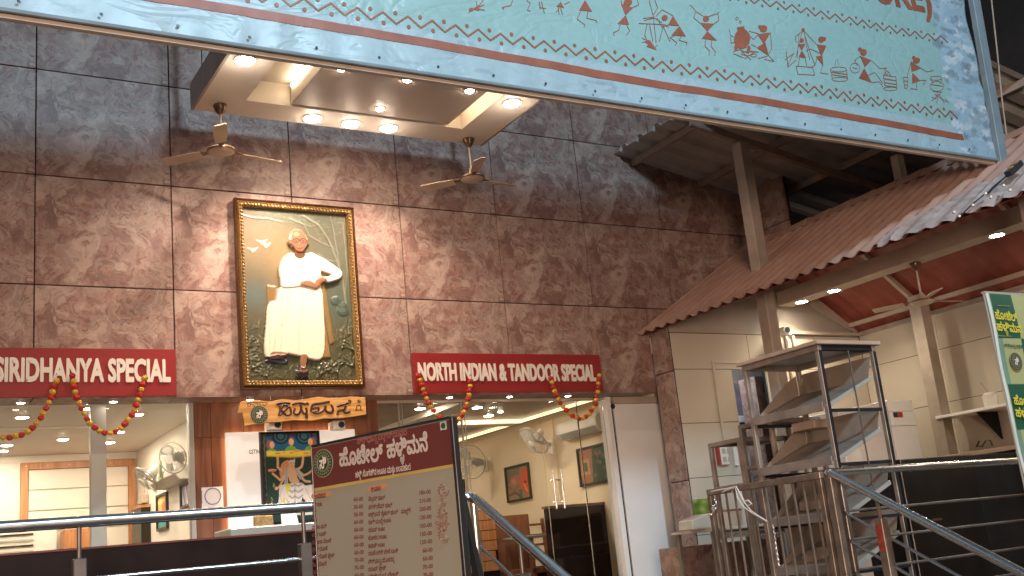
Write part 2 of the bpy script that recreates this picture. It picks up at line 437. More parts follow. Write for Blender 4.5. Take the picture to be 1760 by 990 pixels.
# ------------------------------------------------------------------ painting on a grid of coloured vertices
class Canvas:
    def __init__(s, fr, a0, a1, b0, b1, nx, ny, base):
        s.fr = fr; s.a = np.linspace(a0, a1, nx); s.b = np.linspace(b0, b1, ny); s.nx, s.ny = nx, ny
        s.X, s.Y = np.meshgrid(s.a, s.b); s.C = np.zeros((ny, nx, 3)); s.C[:] = base; s.H = np.zeros((ny, nx))
        s.z = (1, 0, 0)
    def zoom(s, k, ox, oy): s.z = (k, ox, oy)
    def q(s, p): return s.fr.px(s.z[1]+p[0]/s.z[0], s.z[2]+p[1]/s.z[0])
    def mask_poly(s, pts):
        P = [s.q(p) for p in pts]; m = np.zeros(s.X.shape, bool); j = len(P)-1
        for i in range(len(P)):
            (xi, yi), (xj, yj) = P[i], P[j]
            if yi != yj:
                m ^= ((yi > s.Y) != (yj > s.Y)) & (s.X < (xj-xi)*(s.Y-yi)/(yj-yi)+xi)
            j = i
        return m
    def smooth(s, pts, n=5):
        out = []; L = len(pts)
        for i in range(L):
            p0, p1, p2, p3 = [np.array(pts[(i+k-1) % L], float) for k in range(4)]
            for t in np.linspace(0, 1, n, endpoint=False):
                out.append(tuple(.5*(2*p1+(p2-p0)*t+(2*p0-5*p1+4*p2-p3)*t*t+(3*p1-p0-3*p2+p3)*t**3)))
        return out
    def poly(s, pts, c, h=None, sm=False, al=1):
        m = s.mask_poly(s.smooth(pts) if sm else pts); s.C[m] = s.C[m]*(1-al)+np.array(c)*al
        if h is not None: s.H[m] = h
        return m
    def ell(s, c, rx, ry, colr, h=None, al=1):
        x, y = s.q(c); x2, _ = s.q((c[0]+rx, c[1])); _, y2 = s.q((c[0], c[1]-ry))
        d = ((s.X-x)/(x2-x))**2+((s.Y-y)/(y2-y))**2; m = d < 1
        s.C[m] = s.C[m]*(1-al)+np.array(colr)*al
        if h is not None: s.H[m] = h
        return m
    def soft(s, c, rx, ry, colr, al=1):
        x, y = s.q(c); x2, _ = s.q((c[0]+rx, c[1])); _, y2 = s.q((c[0], c[1]-ry))
        d = ((s.X-x)/(x2-x))**2+((s.Y-y)/(y2-y))**2; w = np.exp(-d*1.5)[..., None]*al
        s.C = s.C*(1-w)+np.array(colr)*w
    def line(s, pts, w, c, al=1, h=None):
        P = [np.array(s.q(p)) for p in pts]; x2 = abs(s.q((pts[0][0]+w, pts[0][1]))[0]-s.q(pts[0])[0])/2
        D = np.full(s.X.shape, 1e9)
        for a, b in zip(P[:-1], P[1:]):
            d = b-a; L2 = (d**2).sum()+1e-12; t = np.clip(((s.X-a[0])*d[0]+(s.Y-a[1])*d[1])/L2, 0, 1)
            D = np.minimum(D, np.hypot(s.X-a[0]-t*d[0], s.Y-a[1]-t*d[1]))
        g = abs(s.a[1]-s.a[0])*.6
        k = np.clip((x2+g-D)/(2*g), 0, 1)[..., None]*al; s.C = s.C*(1-k)+np.array(c)*k
        if h is not None: s.H = np.where(D < x2, s.H+h, s.H)
    def blurH(s, n=2):
        for _ in range(n):
            p = np.pad(s.H, 1, mode='edge'); s.H = (p[:-2, 1:-1]+p[2:, 1:-1]+p[1:-1, :-2]+p[1:-1, 2:]+p[1:-1, 1:-1])/5
    def build(s, name, mat, parent, n=0, thick=.006, label=None, surf=None):
        me = bpy.data.meshes.new(name); base = wloc(parent) if parent is not None else Vector((0, 0, 0))
        O, U, V, Nn = [np.array(q) for q in (s.fr.O-base, s.fr.U, s.fr.V, s.fr.N)]
        H = s.H+n
        if surf is not None: H = H+surf(s.X, s.Y)
        top = O+s.X[..., None]*U+s.Y[..., None]*V+H[..., None]*Nn
        vs = top.reshape(-1, 3); nx, ny = s.nx, s.ny
        i = (np.arange(ny-1)[:, None]*nx+np.arange(nx-1)).ravel()
        f = np.stack([i, i+1, i+1+nx, i+nx], 1)
        # a real back and rim so that the print has thickness
        ring = list(range(nx))+[k*nx+nx-1 for k in range(1, ny)]+[(ny-1)*nx+k for k in range(nx-2, -1, -1)]+[k*nx for k in range(ny-2, 0, -1)]
        back = vs[ring]-Nn*thick; nb = len(vs); vs2 = np.vstack([vs, back]); R = len(ring)
        if surf is not None:
            back = vs-Nn*thick; vs2 = np.vstack([vs, back]); ix = np.array(ring)
            fs = f.tolist()+(f[:, ::-1]+nb).tolist()+[(ring[k], nb+ring[k], nb+ring[(k+1) % R], ring[(k+1) % R]) for k in range(R)]
        else: fs = f.tolist()+[(ring[k], nb+k, nb+(k+1) % R, ring[(k+1) % R]) for k in range(R)]+[tuple(nb+k for k in range(R))[::-1]]
        me.from_pydata(vs2.tolist(), [], fs)
        c = np.ones((len(vs2), 4)); c[:nb, :3] = np.clip(s.C.reshape(-1, 3), 0, 1); c[nb:, :3] = .3
        at = me.color_attributes.new('Col', 'FLOAT_COLOR', 'POINT'); at.data.foreach_set('color', c.astype(np.float32).ravel())
        me.polygons.foreach_set('use_smooth', [True]*(len(f))+[False]*(len(fs)-len(f)))
        me.materials.append(mat); me.update()
        o = bpy.data.objects.new(name, me); col.objects.link(o)
        if parent is not None: o.parent = parent
        if label: o['label'] = label
        return o

FY = 10.0            # facade plane
ZF = -0.6            # platform floor (camera height is zero)
ZG = -1.6            # street
# ------------------------------------------------------------------ the setting: ground, platform, steps
o = MB().box(-60, 60, -40, 60, ZG-.3, ZG).build('street_ground', m_ground); tag(o, kind='structure')
o = MB().box(-6, 2.55, 5.0, 20, ZG+.004, ZF).box(2.55, 5.5, 5.0, 20, ZG+.004, ZF).box(5.5, 14, 3.0, 20, ZG+.004, ZF).build('raised_platform', m_floor); tag(o, kind='structure')
for k in range(6):
    o = MB().box(2.6, 5.45, 5.0-.29*(6-k), 4.998, ZG+.004+(k)*.155, ZG+.155*(k+1)).build('step', m_step); tag(o, kind='structure')

# ------------------------------------------------------------------ facade: cladding panels on a backing wall
fac = thing('restaurant_facade', 'tall restaurant front clad in square pinkish-brown stone-look panels', 'building', (0, FY, ZF))
MB().box(-4, 8.09, FY+.034, FY+.20, 1.78, 7.2).box(8.09, 9.93, FY+.034, FY+.20, 2.45, 7.2).build('backing_wall', m_joint, fac)
PW, G = 1.2125, .010
colx = [1.25+PW*k for k in range(-5, 6)]+[8.50, 9.95]
rowz = [1.745, 2.765, 3.805, 4.855, 5.9, 6.95]
def panel_mesh(w, h, t=.03, c=.003):
    mb = MB()
    vs = [(0,t,0),(w,t,0),(w,t,h),(0,t,h),(0,c,0),(w,c,0),(w,c,h),(0,c,h),(c,0,c),(w-c,0,c),(w-c,0,h-c),(c,0,h-c)]
    fs = [(8,9,10,11),(4,5,9,8),(5,6,10,9),(6,7,11,10),(7,4,8,11),(0,1,5,4),(1,2,6,5),(2,3,7,6),(3,0,4,7),(3,2,1,0)]
    mb.add(vs, fs); me = mb.mesh('panel'); me.materials.append(STONE); return me
pm = {}
def put_panel(x0, x1, z0, z1, y=FY, parent=fac, jit=True):
    key = (round(x1-x0, 3), round(z1-z0, 3))
    if key not in pm: pm[key] = panel_mesh(x1-x0-G, z1-z0-G)
    o = bpy.data.objects.new('panel', pm[key]); col.objects.link(o); o.parent = parent
    o.location = Vector((x0+G/2, y+(random.uniform(-.0015, .0015) if jit else 0), z0+G/2))-wloc(parent)
    return o
for j in range(5):
    for i in range(len(colx)-1):
        x0, x1 = colx[i], colx[i+1]
        if j == 0 and x1 > 8.1: x1 = 8.09
        if j == 0 and x0 > 8.09: continue
        if j == 0 and x0 > 7.29: x0, x1 = 7.30, 8.09
        put_panel(x0, x1, rowz[j], rowz[j+1])
for x0, x1 in ((8.09, 8.50), (8.50, 9.95)): put_panel(x0, x1, 2.42, 2.765)
# upper return at the right end of the facade, running toward the street
FR = [(9.98, 9.99), (9.40, 9.40)]
def side_panel(x, y0, y1, z0, z1, parent, name='panel', mat=None):
    return MB().box(x, x+.03, y0+G/2, y1-G/2, z0+G/2, z1-G/2).build(name, mat or STONE, parent, bevel=.002, at=(x, y0, z0))
for z0, z1 in ((3.5, 3.80), (3.80, 4.85), (4.85, 5.9)):
    side_panel(9.953, 9.24, 9.99, z0, z1, fac)
MB().box(9.985, 10.02, 9.24, 10.2, 3.5, 5.9).build('backing_wall', m_joint, fac)
# underside of the fascia (soffit) with its own panels
for i in range(len(colx)-2):
    x0, x1 = colx[i], min(colx[i+1], 8.09)
    if x1-x0 < .1: continue
    MB().box(x0+G/2, x1-G/2, FY+.001, FY+.345, 1.738, 1.766).build('soffit_panel', STONE, fac, at=(x0, FY, 1.738))
# the tiled pilaster under the roof end: its side face looks left
pil = thing('stone_pilaster', 'narrow pinkish stone-clad pilaster between white door and cream stall wall', 'pilaster', (8.09, 9.67, ZF))
for z0, z1 in ((ZF, .66), (.66, 1.93), (1.93, 2.46)):
    side_panel(8.09, 9.672, 9.998, z0, z1, pil)
MB().box(8.122, 8.14, 9.675, 9.997, ZF, 2.42).build('core', m_joint, pil)

# ------------------------------------------------------------------ red fascia signs with raised cream letters
def red_sign(x0, x1, z0, z1, s, a, b, hcap, label):
    t = thing('fascia_sign', label, 'sign', (x0, FY-.02, z0))
    MB().box(x0, x1, FY-.022, FY-.003, z0, z1).build('sign_board', m_red, t, bevel=.002)
    fr = Frame((0, FY-.022, 0), (1, 0, 0), (0, 0, 1))
    for mb in text(fr, s, a, b, hcap/.73, n0=0, depth=.012, bold=.042, sep=True): mb.build('letter', m_letter, t)
fr0 = Frame((0, FY-.022, 0), (1, 0, 0), (0, 0, 1))
red_sign(-1.175, 2.463, 1.748, 2.185, 'SIRIDHANYA SPECIAL', fr0.px(-8, 654.5), fr0.px(292, 655), .205, 'red fascia sign reading SIRIDHANYA SPECIAL above left shop window')
red_sign(4.892, 7.298, 1.748, 2.178, 'NORTH INDIAN & TANDOOR SPECIAL', fr0.px(720, 653), fr0.px(1024, 654), .185, 'red fascia sign reading NORTH INDIAN & TANDOOR SPECIAL above glass shopfront')

# ------------------------------------------------------------------ the relief portrait in a gilt frame
port = thing('framed_portrait', 'gilt-framed relief painting of seated elderly man in white robes', 'painting', (3.69, 9.93, 1.8))
x0, x1, z0, z1 = 3.055, 4.325, 1.80, 3.72
yb = 9.975
def frame_profile(parent, x0, x1, z0, z1, y, w, mat, name='frame', d=.05, lip=None):
    # mitred moulding, four sides, one closed ring with a stepped profile
    prof = [(0, 0), (0, -d*.6), (w*.25, -d), (w*.55, -d*.75), (w*.8, -d*.85), (w, -d*.35), (w, 0)]
    mb = MB(); cs = [(x0, z0, 1, 1), (x1, z0, -1, 1), (x1, z1, -1, -1), (x0, z1, 1, -1)]; n = len(prof)
    for cx, cz, sx, sz in cs:
        for a, b in prof: mb.v.append((cx+sx*a, y+b, cz+sz*a))
    for k in range(4):
        k2 = (k+1) % 4
        for i in range(n): mb.f.append((k*n+i, k2*n+i, k2*n+(i+1) % n, k*n+(i+1) % n))
    return mb.build(name, mat, parent)
frame_profile(port, x0, x1, z0, z1, yb, .024, m_goldd, 'outer_frame', .055)
frame_profile(port, x0+.025, x1-.025, z0+.025, z1-.025, yb+.004, .058, m_gold, 'gilt_moulding', .07)
beads = MB()
for k in range(52):
    z = z0+.07+k*(z1-z0-.14)/51
    for x in (x0+.062, x1-.062): beads.lathe((x, yb-.062, z), [(.004, -.013), (.013, -.005), (.013, .005), (.004, .013)], 6)
for k in range(34):
    x = x0+.07+k*(x1-x0-.14)/33
    for z in (z0+.062, z1-.062): beads.lathe((x, yb-.062, z), [(.004, -.013), (.013, -.005), (.013, .005), (.004, .013)], 6)
beads.build('carved_beading', m_gold, port, smooth=True)
fp = Frame((0, yb-.012, 0), (1, 0, 0), (0, 0, 1))
C = Canvas(fp, x0+.088, x1-.088, z0+.088, z1-.088, 190, 300, (.22, .20, .12)); C.zoom(735/260, 380, 330)
C.soft((180, 250), 170, 190, (.42, .34, .21)); C.soft((300, 330), 100, 160, (.50, .37, .19)); C.soft((560, 330), 150, 220, (.19, .22, .155))
C.soft((150, 500), 110, 90, (.20, .27, .25)); C.soft((580, 560), 120, 130, (.13, .20, .16)); C.soft((380, 860), 380, 150, (.115, .125, .06)); C.soft((130, 720), 90, 130, (.13, .15, .09)); C.soft((600, 760), 90, 130, (.13, .13, .06))
C.soft((250, 110), 150, 40, (.20, .26, .16), .7); C.soft((430, 140), 130, 45, (.22, .27, .19), .7)
rs = np.random.RandomState(3)
for k in range(260):        # leaves of the overhanging tree
    x = rs.uniform(170, 590); y = 95+abs(rs.normal(0, 38))+(x > 430)*rs.uniform(0, 60)
    C.ell((x, y), rs.uniform(3, 9), rs.uniform(2, 5), [(.14, .22, .13), (.26, .33, .22), (.33, .37, .25)][rs.randint(3)], al=.55)
for pts, w in (([(608, 560), (590, 430), (560, 330), (520, 230), (470, 160), (400, 118)], 9), ([(585, 420), (560, 280), (545, 190), (530, 120)], 5), ([(540, 270), (490, 250), (430, 215), (400, 160), (330, 130)], 4), ([(560, 340), (510, 330), (470, 300)], 4), ([(470, 160), (430, 170), (380, 150)], 3), ([(600, 500), (612, 380), (600, 250), (590, 150)], 4), ([(100, 112), (160, 128), (230, 130), (300, 150)], 4), ([(510, 215), (530, 260), (575, 300)], 3)):
    C.line(pts, w, (.42, .41, .31), .75, h=.004)
for c in ((195, 243), (150, 280), (213, 258)):
    C.poly([(c[0]-28, c[1]-10), (c[0]+5, c[1]-3), (c[0]+28, c[1]-12), (c[0]+18, c[1]+6), (c[0], c[1]+16), (c[0]-6, c[1]+4)], (.62, .52, .40), sm=True, al=.8, h=.004)
for c, r in (((555, 530), 26), ((590, 555), 24), ((592, 580), 30), ((560, 520), 16)): C.ell(c, r, r*.8, (.10, .15, .125), h=.006); C.ell((c[0]-5, c[1]-6), r*.6, r*.4, (.20, .27, .22), al=.8)
for k in range(230):        # grass blades and leaves in relief at the foot
    left = rs.rand() < .5; x = rs.uniform(110, 250) if left else rs.uniform(470, 650)
    if rs.rand() < .45: x = rs.uniform(120, 650)
    y = rs.uniform(840, 915) if not (x < 235 or x > 550) else rs.uniform(640, 915)
    a = rs.normal(0, .7); l = rs.uniform(18, 55)
    C.line([(x, y), (x+l*math.sin(a), y-l*math.cos(a))], rs.uniform(2, 5), [(.20, .21, .12), (.075, .085, .04), (.28, .26, .15), (.13, .15, .08)][rs.randint(4)], .8, h=.006)
for bx_, by_, sgn in ((125, 760, 1), (120, 830, 1), (150, 860, 1), (640, 770, -1), (635, 850, -1), (560, 880, -1), (480, 890, 1), (220, 900, -1)):
    for q_ in range(7):
        an = sgn*(-.5+q_*.28); l = 62; C.line([(bx_, by_), (bx_+l*.55*math.sin(an), by_-l*.6*math.cos(an)), (bx_+l*math.sin(an*1.25), by_-l*math.cos(an*1.2))], 6, [(.055, .065, .035), (.20, .21, .12)][q_ % 2], .8, h=.006)
# chair
C.poly([(222, 455), (268, 460), (270, 545), (222, 545)], (.42, .27, .09), h=.012); C.poly([(262, 470), (300, 470), (300, 540), (262, 540)], (.50, .42, .33), h=.012)
C.poly([(475, 455), (502, 448), (548, 735), (528, 742)], (.44, .28, .10), h=.010); C.poly([(470, 420), (500, 430), (500, 620), (530, 805), (492, 808), (478, 600)], (.54, .36, .13), h=.016)
C.poly([(470, 385), (512, 400), (500, 430), (465, 425)], (.50, .30, .12), h=.014)
# robe, shirt, arms
WH = (.80, .75, .64); SH = (.46, .38, .28)
C.poly([(288, 462), (262, 528), (226, 548), (214, 640), (210, 800), (300, 786), (380, 800), (490, 806), (494, 600), (478, 470), (390, 455)], (.78, .71, .58), h=.030, sm=True)
C.poly([(343, 300), (300, 325), (278, 372), (283, 440), (292, 466), (380, 462), (470, 476), (480, 430), (482, 392), (500, 352), (430, 302), (372, 318)], WH, h=.034, sm=True)
C.poly([(425, 300), (478, 318), (545, 360), (582, 392), (580, 418), (556, 434), (503, 444), (494, 420), (528, 408), (470, 380)], WH, h=.040, sm=True)
C.poly([(282, 380), (300, 372), (330, 425), (388, 438), (388, 460), (300, 468), (284, 440)], WH, h=.040, sm=True)
for pts, w in (([(300, 372), (330, 425), (386, 436)], 3), ([(470, 382), (520, 405)], 3), ([(370, 320), (372, 375), (374, 400)], 2), ([(300, 470), (290, 560), (292, 700), (285, 780)], 4), ([(330, 480), (318, 600), (262, 700), (250, 790)], 4), ([(385, 478), (395, 560), (372, 680), (372, 795)], 4), ([(400, 500), (450, 560), (488, 600)], 3), ([(380, 590), (430, 640), (488, 690)], 3), ([(395, 660), (440, 720), (488, 760)], 3), ([(240, 560), (232, 660), (230, 780)], 3), ([(430, 480), (470, 520), (488, 560)], 3), ([(300, 330), (292, 380)], 2), ([(400, 330), (440, 370), (470, 380)], 2)):
    C.line(pts, w, SH, .5, h=-.0035)
SK = (.50, .25, .14); SKD = (.24, .10, .05)
C.poly([(378, 445), (405, 432), (440, 440), (462, 462), (455, 478), (425, 468), (385, 460)], SK, h=.046, sm=True)
C.poly([(452, 432), (478, 418), (503, 424), (504, 440), (480, 452), (468, 468), (452, 455)], SK, h=.050, sm=True)
for k in range(4): C.line([(425+k*8, 447+k*4), (448+k*4, 466+k*3)], 2, SKD, .6)
for k in range(3): C.line([(462+k*3, 440+k*5), (478+k*3, 434+k*5)], 2, SKD, .6)
# head
C.ell((372, 240), 46, 46, (.76, .70, .60), h=.034); C.ell((330, 250), 8, 14, SK, h=.036); C.ell((415, 252), 7, 14, SK, h=.036)
C.poly([(352, 285), (395, 285), (402, 315), (376, 330), (350, 312)], SKD, h=.036, sm=True)
C.ell((373, 243), 38, 57, SK, h=.046); C.poly([(352, 288), (396, 288), (386, 302), (362, 302)], SKD, sm=True); C.soft((360, 212), 22, 16, (.62, .34, .19), .8); C.ell((374, 268), 26, 26, (.47, .22, .11), al=.6); C.soft((373, 252), 7, 13, (.60, .32, .17), .8)
C.line([(345, 236), (360, 232), (371, 237)], 3, (.08, .04, .03)); C.line([(378, 237), (390, 232), (403, 237)], 3, (.14, .08, .05))
for cx in (357, 391):
    C.line([(cx+15*math.cos(t), 244+10*math.sin(t)) for t in np.linspace(0, 6.28, 14)], 3.4, (.06, .035, .03)); C.ell((cx, 244), 5, 3, (.07, .04, .03))
C.line([(340, 242), (329, 240)], 2, (.1, .06, .04)); C.line([(405, 242), (413, 240)], 2, (.1, .06, .04)); C.line([(366, 244), (381, 244)], 2, (.1, .06, .04))
C.line([(367, 262), (373, 267), (381, 262)], 2.5, SKD); C.line([(358, 278), (374, 282), (391, 277)], 4.5, (.20, .05, .04)); C.line([(360, 270), (374, 271), (388, 269)], 3, (.55, .46, .38), .5)
C.line([(350, 258), (354, 272)], 2, SKD, .6); C.line([(398, 258), (394, 272)], 2, SKD, .6)
# feet and sandals
C.ell((268, 826), 58, 13, (.02, .03, .05), h=.012); C.poly([(250, 778), (318, 785), (310, 800), (262, 812), (225, 806)], SK, h=.034, sm=True); C.line([(222, 806), (270, 796), (306, 800), (316, 832)], 6, (.06, .09, .17), h=.01); C.line([(222, 812), (262, 828), (312, 838)], 9, (.025, .04, .09), h=.008)
C.ell((392, 905), 34, 14, (.02, .025, .02)); C.poly([(384, 795), (416, 798), (410, 850), (414, 876), (376, 878), (378, 850)], SK, h=.034, sm=True); C.line([(368, 850), (393, 862), (413, 848)], 6, (.06, .09, .17), h=.01); C.poly([(362, 868), (396, 882), (420, 870), (418, 888), (396, 896), (366, 888)], (.03, .05, .10), h=.03)
lum = C.C.max(2, keepdims=True); C.C *= np.where(lum > .56, .90, .46)*np.array((1, .97, .93)); C.blurH(2)
C.build('relief_painting', m_relief, port, n=.002, thick=.015)

# ------------------------------------------------------------------ hanging soffit box with downlights over the entrance
ZC = 4.3245
can = thing('entrance_canopy', 'cream suspended ceiling box over the entrance with recessed tray', 'canopy', (4, 8.4, ZC))
def cp(u, v, z=ZC): return px(u, v, 2, z)
bx0, bx1 = cp(327.3, 190.2).x, cp(829.3, 249.1).x
by1 = (cp(327.3, 190.2).y+cp(829.3, 249.1).y)/2; by0 = 7.75
tx0, tx1 = cp(424, 171).x, cp(793, 222.5).x; ty1 = cp(700, 209).y; ty0 = 7.92
qx0, qx1 = cp(502, 179).x, cp(768, 217.5).x; qy1 = cp(640, 199).y-.012; qy0 = 8.0
H = .25
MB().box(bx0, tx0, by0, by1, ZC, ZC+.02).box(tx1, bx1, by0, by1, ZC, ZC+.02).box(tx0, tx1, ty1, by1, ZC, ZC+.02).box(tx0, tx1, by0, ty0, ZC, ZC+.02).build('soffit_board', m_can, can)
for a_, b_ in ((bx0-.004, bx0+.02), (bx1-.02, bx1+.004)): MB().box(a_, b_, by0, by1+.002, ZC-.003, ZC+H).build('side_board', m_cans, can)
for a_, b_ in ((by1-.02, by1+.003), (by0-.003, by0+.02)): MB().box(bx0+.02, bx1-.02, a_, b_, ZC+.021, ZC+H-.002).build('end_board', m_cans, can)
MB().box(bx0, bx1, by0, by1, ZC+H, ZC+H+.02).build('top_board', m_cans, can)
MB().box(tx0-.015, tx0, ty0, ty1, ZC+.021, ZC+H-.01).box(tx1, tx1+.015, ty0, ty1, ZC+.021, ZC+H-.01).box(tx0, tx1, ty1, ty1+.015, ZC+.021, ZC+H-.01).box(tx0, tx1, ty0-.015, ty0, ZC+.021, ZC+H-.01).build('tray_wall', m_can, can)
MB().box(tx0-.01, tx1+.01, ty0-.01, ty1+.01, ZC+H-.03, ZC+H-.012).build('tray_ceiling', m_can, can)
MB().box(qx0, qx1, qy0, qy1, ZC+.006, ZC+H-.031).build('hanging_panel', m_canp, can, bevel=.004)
MB().box(qx0-.004, qx0+.001, qy0, qy1, ZC+.012, ZC+H-.04).build('panel_edge', m_can, can)
EMtray = EM('tray_strip', (1, .78, .52), 22)
for a_, b_ in ((qx0-.022, qx0-.005), (qx1+.004, qx1+.02)): MB().box(a_, b_, qy0+.05, qy1-.05, ZC+.16, ZC+.175).build('cove_strip', EMtray, can)
for x in (bx0+.1, bx1-.1):
    for y in (by1-.12, by0+.2): MB().bar((x, y, ZC+H), (x, y, 7.0), .04, .04).build('hanger_rod', m_steeld, can)

def downlight(p, r, mat, label, group, d=(0, 0, -1), cat='downlight', dome=.012):
    p = Vector(p); t = thing('downlight', label, cat, p, group)
    MB().lathe(p, [(r*1.18, 0), (r*1.16, -.006), (r*1.02, -.008), (r*.98, -.002)], 20).build('trim_ring', m_plast, t, smooth=True)
    MB().lathe(p, [(r*.96, -.004), (r*.9, -dome*.5), (r*.6, -dome*.9), (r*.2, -dome)], 20).build('lens', mat, t, smooth=True)
    return t
def spot(loc, tgt, power, angle, blend, color=(1, .76, .60), rad=.06):
    d = bpy.data.lights.new('lamp_light', 'SPOT'); d.energy = power; d.spot_size = math.radians(angle); d.spot_blend = blend; d.color = color; d.shadow_soft_size = rad
    o = bpy.data.objects.new('lamp_light', d); col.objects.link(o); o.location = loc
    o.rotation_euler = (Vector(tgt)-Vector(loc)).to_track_quat('-Z', 'Y').to_euler(); return o
G1 = 'downlights in the entrance canopy'
for (u, v), lab, tg, pw in (((421, 103), 'large round downlight at front left corner of canopy underside', (2.7, 9.9, 1.8), 360),
        ((537, 203), 'left of the three large downlights along canopy back edge', (3.1, 9.98, 1.9), 560),
        ((603, 212), 'middle of the three large downlights along canopy back edge', (3.75, 9.98, 2.6), 130),
        ((668, 220), 'right of the three large downlights along canopy back edge', (4.7, 9.98, 1.8), 440),
        ((880, 177), 'large round downlight at right side of canopy underside', (6.2, 9.8, .6), 130)):
    p = cp(u, v, ZC); downlight((p.x, p.y, ZC-.001), .085, EMC, lab, G1, dome=.03)
    spot((p.x, p.y, ZC-.03), tg, pw, 92, 1.0)
    gl = bpy.data.lights.new('soffit_fill_light', 'POINT'); gl.energy = 2.8 if pw in (360, 130) and p.y < 8.6 else 1.3; gl.color = (1, .80, .64); gl.shadow_soft_size = .05; go = bpy.data.objects.new('soffit_fill_light', gl); col.objects.link(go); go.location = (p.x, p.y, ZC-.24)  # extra point light added below each lens to brighten the soffit
for (u, v), lab in (((587, 117), 'small downlight at left front of the hanging centre panel'), ((700, 136), 'small downlight at front middle of the hanging centre panel'),
        ((807, 155), 'small downlight at right front of the hanging centre panel'), ((653, 186), 'lone small downlight near back of the hanging centre panel')):
    p = cp(u, v, ZC+.006); downlight((p.x, p.y, ZC+.005), .042, EMC, lab, 'small downlights in the canopy centre panel', dome=.025)

# ------------------------------------------------------------------ ceiling fans
def ceiling_fan(cup, rod, R, rots, label, mb_mat=m_fan, cap=m_fanb, bell=False, group='ceiling fans', pw=.13):
    t = thing('ceiling_fan', label, 'ceiling fan', cup, group); x, y, z = cup
    MB().lathe(cup, [(.062, 0), (.064, -.012), (.05, -.05), (.026, -.085), (.014, -.09)], 20).build('ceiling_cup', cap, t, smooth=True)
    MB().tube([(x, y, z-.05), (x, y, z-rod)], .011, 8).build('downrod', mb_mat, t, smooth=True)
    h = z-rod
    if bell: prof = [(.016, .075), (.03, .06), (.05, .03), (.085, .0), (.125, -.02), (.128, -.032), (.09, -.06), (.02, -.07)]
    else: prof = [(.022, .09), (.026, .03), (.07, .015), (.11, 0), (.125, -.02), (.115, -.035), (.07, -.055), (.015, -.06)]
    MB().lathe((x, y, h), prof, 28).build('motor_housing', mb_mat, t, smooth=True)
    MB().lathe((x, y, h), [(.128, -.014), (.133, -.018), (.133, -.026), (.128, -.03)], 28).build('housing_ring', cap, t, smooth=True)
    for a in rots:
        a = math.radians(a); c, s = math.cos(a), math.sin(a)
        def W_(r, w, dz): return (x+c*r-s*w, y+s*r+c*w, h+dz)
        MB().add([W_(.10, -.022, -.012), W_(.24, -.03, -.018), W_(.24, .03, -.008), W_(.10, .022, -.006), W_(.10, -.022, -.018), W_(.24, -.03, -.024), W_(.24, .03, -.014), W_(.10, .022, -.012)],
                 [(0,1,2,3),(7,6,5,4),(0,4,5,1),(1,5,6,2),(2,6,7,3),(3,7,4,0)]).build('blade_bracket', cap, t)
        top, bot = [], []
        for r, w0, w1 in ((.20, -.048, .048), (.32, -.058, .056), (R*.75, -.062, .06), (R*.96, -.062, .058), (R, -.045, .04)):
            dz = -.018; top.append((W_(r, w0, dz-.014), W_(r, w1, dz+.012))); bot.append((W_(r, w0, dz-.019), W_(r, w1, dz+.007)))
        m = MB(); n = len(top); vs = [q for p_ in top for q in p_]+[q for p_ in bot for q in p_]
        fs = []
        for i in range(n-1):
            a0, a1, b0, b1 = 2*i, 2*i+1, 2*i+2, 2*i+3; fs += [(a0, b0, b1, a1), (2*n+a0, 2*n+a1, 2*n+b1, 2*n+b0), (a0, 2*n+a0, 2*n+b0, b0), (a1, b1, 2*n+b1, 2*n+a1)]
        fs += [(0, 1, 2*n+1, 2*n), (2*n-2, 4*n-2, 4*n-1, 2*n-1)]
        m.add(vs, fs).build('blade', mb_mat, t)
    return t
c1 = cp(378, 181); c2 = cp(805, 239)
ceiling_fan((c1.x, c1.y, ZC-.001), .43, .60, (253, 13, 135), 'champagne ceiling fan hanging from left back corner of canopy')
ceiling_fan((c2.x, c2.y, ZC-.001), .42, .57, (250, 10, 132), 'champagne ceiling fan hanging from right back corner of canopy')

# ------------------------------------------------------------------ fascia downlights
G2 = 'small downlights under the fascia'
for u, lab in ((36, 'fascia downlight above left shop window, nearest the photo edge'), (195, 'fascia downlight above left shop window beside the grey mullion'),
               (430, 'fascia downlight just above left end of carved wooden nameboard'), (773, 'fascia downlight above glass shopfront, between first garland strands'),
               (877, 'fascia downlight above glass shopfront midway between garlands'), (977, 'fascia downlight above glass shopfront, between second garland strands')):
    X = px(u, 684, 1, 10.16).x
    downlight((X, 10.17, 1.737), .034, EMF, lab, G2)

# ------------------------------------------------------------------ left shop: window wall, room
GY = 10.34
def pane(mb_x0, x1, z0, z1, y, parent, name='pane'):
    return MB().box(mb_x0, x1, y, y+.008, z0, z1).build(name, GLASS, parent)
sh = thing('shop_window', 'left shop window of clear glass with one wide grey mullion', 'window', (1, GY, ZF))
mx0, mx1 = px(155, 800, 1, GY).x, px(182, 800, 1, GY).x
MB().box(mx0, mx1, GY-.03, GY+.05, ZF, 1.737).build('mullion', m_alu, sh, bevel=.003)
MB().box(2.655, 2.70, GY-.03, GY+.05, ZF, 1.737).build('end_post', m_alu, sh, bevel=.003)
MB().box(-3.8, mx0-.001, GY-.02, GY+.04, ZF, ZF+.1).box(mx1+.001, 2.654, GY-.02, GY+.04, ZF, ZF+.1).build('bottom_rail', m_alu, sh)
pane(-3.8, mx0-.001, ZF+.1, 1.736, GY, sh); pane(mx1+.001, 2.654, ZF+.1, 1.736, GY, sh)
room = thing('left_shop_room', 'bright white interior of left shop seen through its window', 'room', (1, 13, ZF))
RX, RB, CZ = 3.2, 15.2, 1.9
MB().box(-4, RX, GY+.06, RB, CZ, CZ+.1).build('ceiling', m_ceilw, room)
MB().box(-4, RX, RB, RB+.1, ZF, CZ-.002).build('back_wall', m_white, room)
